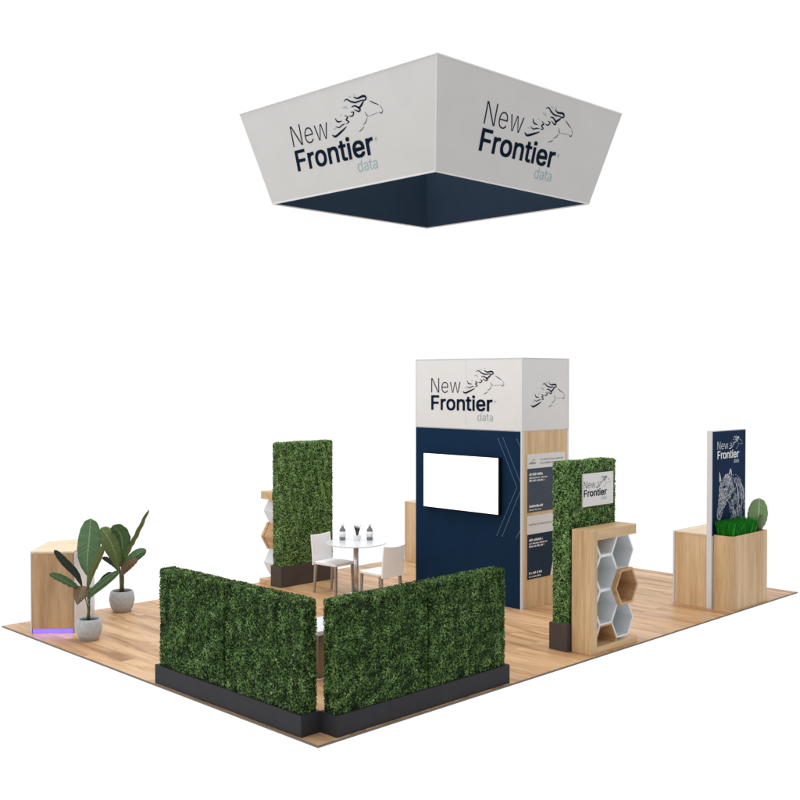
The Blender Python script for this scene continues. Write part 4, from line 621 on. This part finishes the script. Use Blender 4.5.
px0, px1, py0, py1 = 7.246, 8.24, .022, .305
pb = thing('oak_planter', 'tall oak planter box with a rounded corner holding bright green grass', 'planter', (px0, py0, 0))
def rounded(x0, x1, y0, y1, r, n=8):
    pts = []
    for cx_, cy_, a0 in ((x0+r, y0+r, math.pi), (x1-.01, y0+.01, 1.5*math.pi), (x1-.01, y1-.01, 0), (x0+.01, y1-.01, .5*math.pi)):
        rr_ = r if a0 == math.pi else .01
        for k in range(n+1):
            a = a0+math.pi/2*k/n; pts.append((cx_+rr_*math.cos(a), cy_+rr_*math.sin(a)))
    return pts
w_, d_ = px1-px0, py1-py0
ro, ri = rounded(0, w_, 0, d_, .075), rounded(.018, w_-.018, .018, d_-.018, .06)
n = len(ro); mb = MB()
mb.add([(*p, 0) for p in ro]+[(*p, 1.0) for p in ro]+[(*p, 1.0) for p in ri]+[(*p, .9) for p in ri],
       [tuple(range(n))[::-1]]+[(i, (i+1) % n, n+(i+1) % n, n+i) for i in range(n)]+[(n+i, n+(i+1) % n, 2*n+(i+1) % n, 2*n+i) for i in range(n)]+[(2*n+i, 2*n+(i+1) % n, 3*n+(i+1) % n, 3*n+i) for i in range(n)]+[tuple(3*n+i for i in range(n))])
mb.build('box_body', M['oak'], pb, smooth=False)
MB().prism([(p[0]*.999+.0005, p[1]*.998+.0003) for p in ri], .905, .985).build('soil', M['soil'], pb)
# grass
def grass_mesh(name, n, x0, x1, y0, y1, z0, h, m):
    r = np.random.default_rng(3); V = []; F = []; T = []
    for i in range(n):
        x, y = r.uniform(x0, x1), r.uniform(y0, y1); hh_ = h*r.uniform(.75, 1.12)
        ex = (x-(x0+x1)/2)/((x1-x0)/2); ey = (y-(y0+y1)/2)/((y1-y0)/2)
        lean = np.array([ex*.04+r.normal()*.012, ey*.03+r.normal()*.012]); a = r.uniform(0, math.pi); w = .0045
        dx, dy = math.cos(a)*w, math.sin(a)*w; k = len(V)
        V += [(x-dx, y-dy, z0), (x+dx, y+dy, z0), (x+dx*.8+lean[0]*.4, y+dy*.8+lean[1]*.4, z0+hh_*.55), (x-dx*.8+lean[0]*.4, y-dy*.8+lean[1]*.4, z0+hh_*.55), (x+lean[0], y+lean[1], z0+hh_)]
        F += [(k, k+1, k+2, k+3), (k+3, k+2, k+4)]; T += [min(1, max(0, r.normal(.5, .25)))]*5
    me = bpy.data.meshes.new(name); me.from_pydata(V, [], F)
    at = me.attributes.new('tint', 'FLOAT', 'POINT'); at.data.foreach_set('value', np.array(T, 'f4'))
    return link(name, me, m)
g = grass_mesh('grass', 7000, px0+.05, px0+.70, py0+.03, py0+.25, .98, .20, M['grass'])
g['kind'] = 'stuff'; g['label'] = 'bright green grass growing in the oak planter'; g['category'] = 'grass'

# ------------------------------------------------------------------ leaves of the potted plants
R_ = Vector((math.cos(.78232), -math.sin(.78232), 0)); D_ = Vector((math.sin(.78232), math.cos(.78232), 0)); Z_ = Vector((0, 0, 1))
def broad_leaf(parent, pts, hw, m, face=0., fold=.25, curl=.0, n=18, tip=.5, name='leaf', tri=False):
    """pts: midrib as (right, up, away) points in metres from the pot's foot; hw half width; face: turn of the blade about its midrib"""
    P = catmull([tuple(p) for p in pts], 8); P = [R_*p[0]+Z_*p[1]+D_*p[2] for p in P]; k = len(P); V = []; F = []; ve = []; al = []
    m_ = 9
    for i, p in enumerate(P):
        t = (P[min(i+1, k-1)]-P[max(i-1, 0)]).normalized()
        s = t.cross(D_); s = s.normalized() if s.length > .05 else R_
        s = Matrix.Rotation(face, 3, t) @ s; nn = s.cross(t)
        q = i/(k-1); w = hw*max(.02, math.sin(math.pi/2*q/.58)**.8 if q < .58 else math.sqrt(max(0, 1-((q-.58)/.42)**2))**.9)
        if tri: w = hw*max(.03, 1-q)**.8
        w *= 1+.008*math.sin(i*2.3)
        for j in range(m_):
            e = (j/(m_-1))*2-1
            V.append(tuple(p+s*e*w+nn*(abs(e)*w*fold-curl*e*e*w)+nn*(.006*math.sin(i*1.7+e*3))*abs(e))); ve.append(abs(e)); al.append(q+.12*abs(e))
    for i in range(k-1):
        for j in range(m_-1): F.append((i*m_+j, i*m_+j+1, (i+1)*m_+j+1, (i+1)*m_+j))
    me = bpy.data.meshes.new(name); me.from_pydata(V, [], F)
    at = me.attributes.new('vein', 'FLOAT', 'POINT'); at.data.foreach_set('value', np.array(ve, 'f4'))
    at = me.attributes.new('along', 'FLOAT', 'POINT'); at.data.foreach_set('value', np.array(al, 'f4'))
    o = link(name, me, m, parent, smooth=True)
    sm = o.modifiers.new('thick', 'SOLIDIFY'); sm.thickness = .002
    return o
def pot(parent, k=1.):
    prof = [(.085, 0), (.108, .002), (.11, .03), (.12, .034), (.138, .075), (.150, .13), (.150, .17), (.142, .215), (.130, .248), (.124, .254), (.116, .25), (.122, .22), (.128, .2)]
    MB().lathe([(r*k, z*k) for r, z in prof], 48).build('pot', M['pot'], parent, smooth=True)
    MB().lathe([(.001, .222*k), (.06*k, .226*k), (.121*k, .222*k), (.121*k, .2*k), (.001, .2*k)], 32).build('soil', M['soil'], parent)
def stem(parent, pts, r):
    MB().tube([R_*p[0]+Z_*p[1]+D_*p[2] for p in catmull(pts, 5)], r, 8).build('stem', M['stem'], parent, smooth=True)
PG = 'broad leaved plants in round concrete pots'
def X(px, py, cx, cy, s, d=0.): return ((px-cx)/s, (cy-py)/s, d)
p1 = thing('potted_plant', 'leafy plant in a round grey pot beside the oak counter, nearer the viewer', 'potted plant', (.43, 4.70, 0), 0, PG)
pot(p1)
q = lambda a, b, d=0.: X(a, b, 86, 641, 84, d)
broad_leaf(p1, [q(85, 577, -.02), q(84.5, 560, 0), q(85.5, 540, .04), q(86, 520.5, .08)], .138, M['leaf_m'], 0, .12, tip=.8)
broad_leaf(p1, [q(85.5, 592, -.06), q(91, 574, -.12), q(99, 558, -.18), q(107.5, 542, -.24)], .048, M['leaf_o'], .5, .35)
broad_leaf(p1, [q(80.5, 588, -.04), q(75.5, 574, -.09), q(65, 561, -.13), q(55.5, 549, -.15)], .046, M['leaf_d'], .2, .2, tip=1.35)
broad_leaf(p1, [q(80, 591, -.03), q(71, 584, -.1), q(62, 577, -.16), q(52, 572, -.2)], .052, M['leaf_g'], -.2, .2, tip=.9)
broad_leaf(p1, [q(86, 600, -.07), q(94, 590, -.12), q(106, 580, -.14), q(119.5, 570, -.12)], .050, M['leaf_g'], .1, .2)
broad_leaf(p1, [q(81.5, 586, -.06), q(81, 592, -.14), q(80.5, 597, -.2), q(80, 602, -.23)], .122, M['leaf_b'], .05, .25, tri=True)
broad_leaf(p1, [q(88, 598, .05), q(96, 585, .16), q(103, 577, .24)], .042, M['leaf_d'], .3, .2)
for a in ((84, 80), (85, 84), (86.5, 85), (86, 88), (84.5, 90)):
    stem(p1, [q(85.2, 620, 0), q(a[0]+.3, 608, 0), q(a[1]+.2, 588, -.03)], .006)
MB().tube([q_ for q_ in (R_*-.01+Z_*.22, R_*-.008+Z_*.3, R_*-.005+Z_*.37)], [.024, .02, .008], 10).build('stem', M['stem'], p1, smooth=True)
p2 = thing('potted_plant', 'leafy plant in a round grey pot at the back edge, one long thin leaf upright', 'potted plant', (1.50, 5.80, 0), 0, PG)
pot(p2, 1.1)
q = lambda a, b, d=0.: X(a, b, 120, 613.5, 76.5, d)
broad_leaf(p2, [q(117.5, 572, -.02), q(113.5, 553, -.03), q(107, 538, -.02), q(99, 528, 0)], .118, M['leaf_o'], .35, .2, tip=.9)
broad_leaf(p2, [q(118.5, 570, .05), q(120, 550, .03), q(119, 535, .0), q(112, 525, -.05)], .120, M['leaf_g'], -.3, .22, tip=.9)
broad_leaf(p2, [q(120, 572, 0), q(128, 552, -.04), q(137, 535, -.06), q(149.5, 508.5, -.06)], .040, M['leaf_o'], .9, .4)
broad_leaf(p2, [q(121, 574, -.02), q(128, 563, -.08), q(137, 554.5, -.1), q(147, 549.5, -.1)], .072, M['leaf_g'], -.25, .2, tip=.75)
broad_leaf(p2, [q(119.5, 578, -.04), q(124, 570, -.09), q(131, 563, -.12), q(139, 557.5, -.13)], .062, M['leaf_b'], -.4, .1)
broad_leaf(p2, [q(117, 575, .06), q(110, 568, .12), q(102, 563, .16), q(96, 561, .18)], .035, M['leaf_d'], 0, .2)
broad_leaf(p2, [q(117, 568, .1), q(110, 553, .14), q(106, 545, .16)], .08, M['leaf_d'], 0, .2)
for a in ((118, 575), (120, 574), (121, 572)):
    stem(p2, [q(119.2, 592, 0), q(a[0]+.5, 585, 0), q(a[0], a[1]-6, 0)], .011)
MB().tube([R_*0+Z_*.24, R_*.0+Z_*.33, R_*-.005+Z_*.5], [.035, .03, .02], 10).build('stem', M['stem'], p2, smooth=True)
p3 = thing('leafy_plant', 'pale green broad leaf plant rising behind the bright green grass', 'plant', (8.14, .13, .975))
q = lambda a, b, d=0.: ((a-757.8)/76, (531.5-b)/76, d)
broad_leaf(p3, [q(757, 535), q(758, 524), q(760, 511, .01), q(761, 496.5, .03)], .152, M['leaf_p'], .15, .15, tip=.8)
broad_leaf(p3, [q(761, 535, .0), q(762, 524, -.02), q(763, 514, -.03)], .055, M['leaf_o'], .5, .3)
stem(p3, [q(757, 537), q(757, 534), q(757.5, 529)], .01)

# ------------------------------------------------------------------ left counter with the violet strip
cn = thing('oak_counter', 'angled oak reception counter glowing violet along its foot, behind the front potted plant', 'counter', (0, 0, 0))
A, B_, C_, D = (.085, 5.475), (.46, 5.125), (1.185, 5.985), (.62, 6.085)
MB().prism([A, B_, C_, D], .055, .975).build('body', M['oak_brown'], cn, bevel=.002)
def inset(P, t):
    c = np.mean(P, 0); return [tuple(c+(np.array(p)-c)*(1-t/np.linalg.norm(np.array(p)-c))) for p in P]
MB().prism(inset([A, B_, C_, D], .04), 0, .0545).build('plinth', M['white'], cn)
MB().prism(inset([A, B_, C_, D], -.003), .9755, 1.0).build('worktop', M['oak_top'], cn, bevel=.002)
def slab(P, Q, off0, off1, z0, z1, s0=0, s1=0):
    P, Q = np.array(P), np.array(Q); d = (Q-P)/np.linalg.norm(Q-P); nn = np.array([d[1], -d[0]])
    return [tuple(P+d*s0+nn*off0), tuple(P+d*s0+nn*off1), tuple(Q-d*s1+nn*off1), tuple(Q-d*s1+nn*off0)]
MB().prism(slab(B_, C_, .002, .014, 0, 0), .0, .97).build('side_panel', M['trim'], cn, bevel=.001)
MB().prism(slab(D, A, .002, .014, 0, 0), .0, 1.002).build('side_panel', M['trim'], cn, bevel=.001)
MB().prism(slab(A, B_, -.012, .002, 0, 0, .01, .01), .004, .0535).build('light_strip', M['led'], cn)

ll = bpy.data.lights.new('violet_strip_lamp', 'AREA'); ll.shape = 'RECTANGLE'; ll.size = .46; ll.size_y = .03; ll.energy = .3; ll.color = (.42, .28, 1)
lo = bpy.data.objects.new('violet_strip_lamp', ll); COL.objects.link(lo); lo.parent = cn
mid_ = (Vector((*A, 0))+Vector((*B_, 0)))/2; nrm = Vector((B_[1]-A[1], A[0]-B_[0], 0)).normalized()
lo.location = mid_+nrm*.006+Vector((0, 0, .04)); lo.rotation_euler = (nrm+Vector((0, 0, -.7))).to_track_quat('-Z', 'Y').to_euler()
# oak counter glimpsed behind the tower
ob = thing('oak_counter', 'narrow slice of an oak counter showing behind the tower at the back edge', 'counter', (7.085, 5.60, 0))
box('body', M['oak_side'], ob, 0, 1.0, 0, .40, 0, .975)
box('worktop', M['oak_top'], ob, -.003, 1.003, -.003, .403, .9755, 1.0)
box('end_panel', M['trim'], ob, -.008, 1.0, .405, .425, 0, 1.003)

# ------------------------------------------------------------------ table and chairs
TB = (4.435, 4.375)
tb = thing('bistro_table', 'round white table on a single steel column between two white chairs', 'table', (*TB, 0))
MB().lathe([(.001, .738), (.40, .738), (.430, .745), (.436, .752), (.434, .759), (.426, .762), (.001, .762)], 72).build('tabletop', M['tabletop'], tb, smooth=False)
MB().lathe([(.037, .0), (.037, .72)], 28).build('column', M['chrome'], tb, smooth=True)
MB().lathe([(.13, .72), (.13, .737)], 28).build('top_plate', M['chrome'], tb)
MB().lathe([(.15, 0), (.15, .006), (.14, .012), (.05, .02)], 48).build('base_plate', M['chrome'], tb)
def chair(label, x, y, rz):
    """faces local +y; back on the -y side"""
    c = thing('dining_chair', label, 'chair', (x, y, 0), rz, 'white chairs at the round table')
    w = .197; d = .215
    st = MB(); st.box(-w, w, -d, d, .415, .46); s_ = st.build('seat', M['seat'], c, bevel=.014)
    b = MB(); z0, z1 = .40, .83; k = len(b.v); NZ, NX = 10, 8; V = []; F = []
    def bk(u, t, side):
        z = z0+(z1-z0)*t+(.02*abs(u)**2-.008 if t == 1 else 0); yy = -d-.012-.075*t**1.25+.03*(abs(u)**2)*t
        return ((w+.004)*u, yy-(0 if side else .03*(1-.35*t)), z)
    for side in (0, 1):
        for i in range(NZ+1):
            for j in range(NX+1): V.append(bk(j/NX*2-1, i/NZ, side))
    S = (NZ+1)*(NX+1); idx = lambda s, i, j: s*S+i*(NX+1)+j
    for s in (0, 1):
        for i in range(NZ):
            for j in range(NX): F.append((idx(s, i, j), idx(s, i, j+1), idx(s, i+1, j+1), idx(s, i+1, j)))
    for i in range(NZ):
        for j in (0, NX): F.append((idx(0, i, j), idx(1, i, j), idx(1, i+1, j), idx(0, i+1, j)))
    for j in range(NX):
        for i in (0, NZ): F.append((idx(0, i, j), idx(1, i, j), idx(1, i, j+1), idx(0, i, j+1)))
    MB().add(V, F).build('backrest', M['seat'], c, bevel=.006)
    for sx_ in (-1, 1):
        for sy_ in (-1, 1):
            xx, yy = sx_*(w-.022), sy_*(d-.022)+(-.01 if sy_ < 0 else 0); l = MB(); a, bb = .019, .013; ox, oy = sx_*.006, sy_*(.03 if sy_ < 0 else .01)
            l.add([(xx+ox-bb, yy+oy-bb, 0), (xx+ox+bb, yy+oy-bb, 0), (xx+ox+bb, yy+oy+bb, 0), (xx+ox-bb, yy+oy+bb, 0), (xx-a, yy-a, .414), (xx+a, yy-a, .414), (xx+a, yy+a, .414), (xx-a, yy+a, .414)],
                  [(3, 2, 1, 0), (4, 5, 6, 7), (0, 1, 5, 4), (1, 2, 6, 5), (2, 3, 7, 6), (3, 0, 4, 7)])
            l.build('leg', M['leg'], c)
    return c
c1 = chair('white chair with grey legs seen from its front, beside the tall hedge behind the table', 4.325, 4.72, math.pi+math.radians(5))
c2 = chair('white chair with grey legs seen from its back, on the tower side of the table', 4.295, 3.72, math.radians(-1))
def bottle(label, x, y):
    b = thing('bottle', label, 'bottle', (x, y, .7625), 0, 'round shouldered bottles on the white table')
    MB().lathe([(.034, 0), (.043, .004), (.045, .02), (.045, .12), (.040, .155), (.026, .175), (.018, .185), (.016, .20)], 28).build('glass_body', M['glass'], b, smooth=True)
    MB().lathe([(.0462, .048), (.0462, .125)], 28).build('paper_label', M['label'], b, smooth=True)
    MB().lathe([(.019, .201), (.021, .205), (.021, .225), (.016, .235)], 20).build('stopper', M['label'], b, smooth=True)
bottle('round shouldered bottle with white label, nearer the tall hedge', 4.435, 4.665)
bottle('round shouldered bottle with white label, nearer the navy tower', 4.715, 4.385)
cube = thing('succulent_pot', 'small spiky dark plant in a white square pot on the round table', 'plant', (4.545, 4.47, .7625))
MB().add([(-.036, -.036, 0), (.036, -.036, 0), (.036, .036, 0), (-.036, .036, 0), (-.042, -.042, .075), (.042, -.042, .075), (.042, .042, .075), (-.042, .042, .075)],
         [(3, 2, 1, 0), (4, 5, 6, 7), (0, 1, 5, 4), (1, 2, 6, 5), (2, 3, 7, 6), (3, 0, 4, 7)]).build('square_pot', M['label'], cube, bevel=.004)
sp = MB()
for i in range(26):
    a = rr.uniform(0, 6.28); t = rr.uniform(.1, .55); hgt = rr.uniform(.10, .165)
    sp.tube([(0.008*math.cos(a), .008*math.sin(a), .07), (t*.06*math.cos(a), t*.06*math.sin(a), .07+hgt*.6), (t*.12*math.cos(a), t*.12*math.sin(a), .07+hgt)], [.006, .0055, .001], 5)
sp.build('spiky_leaves', M['spiky'], cube)

# low seat glimpsed through the gap between the two low hedges
ot = thing('low_side_table', 'low steel side table with a white top glimpsed through the gap between the low hedges', 'side table', (1.26, 1.47, 0))
box('steel_body', M['chrome_dark'], ot, .01, .50, .01, .50, .012, .455)
box('white_top', M['cushion'], ot, 0, .51, 0, .51, .457, .505, bevel=.008)
box('foot_plate', M['trim'], ot, -.005, .515, -.005, .515, 0, .0115)
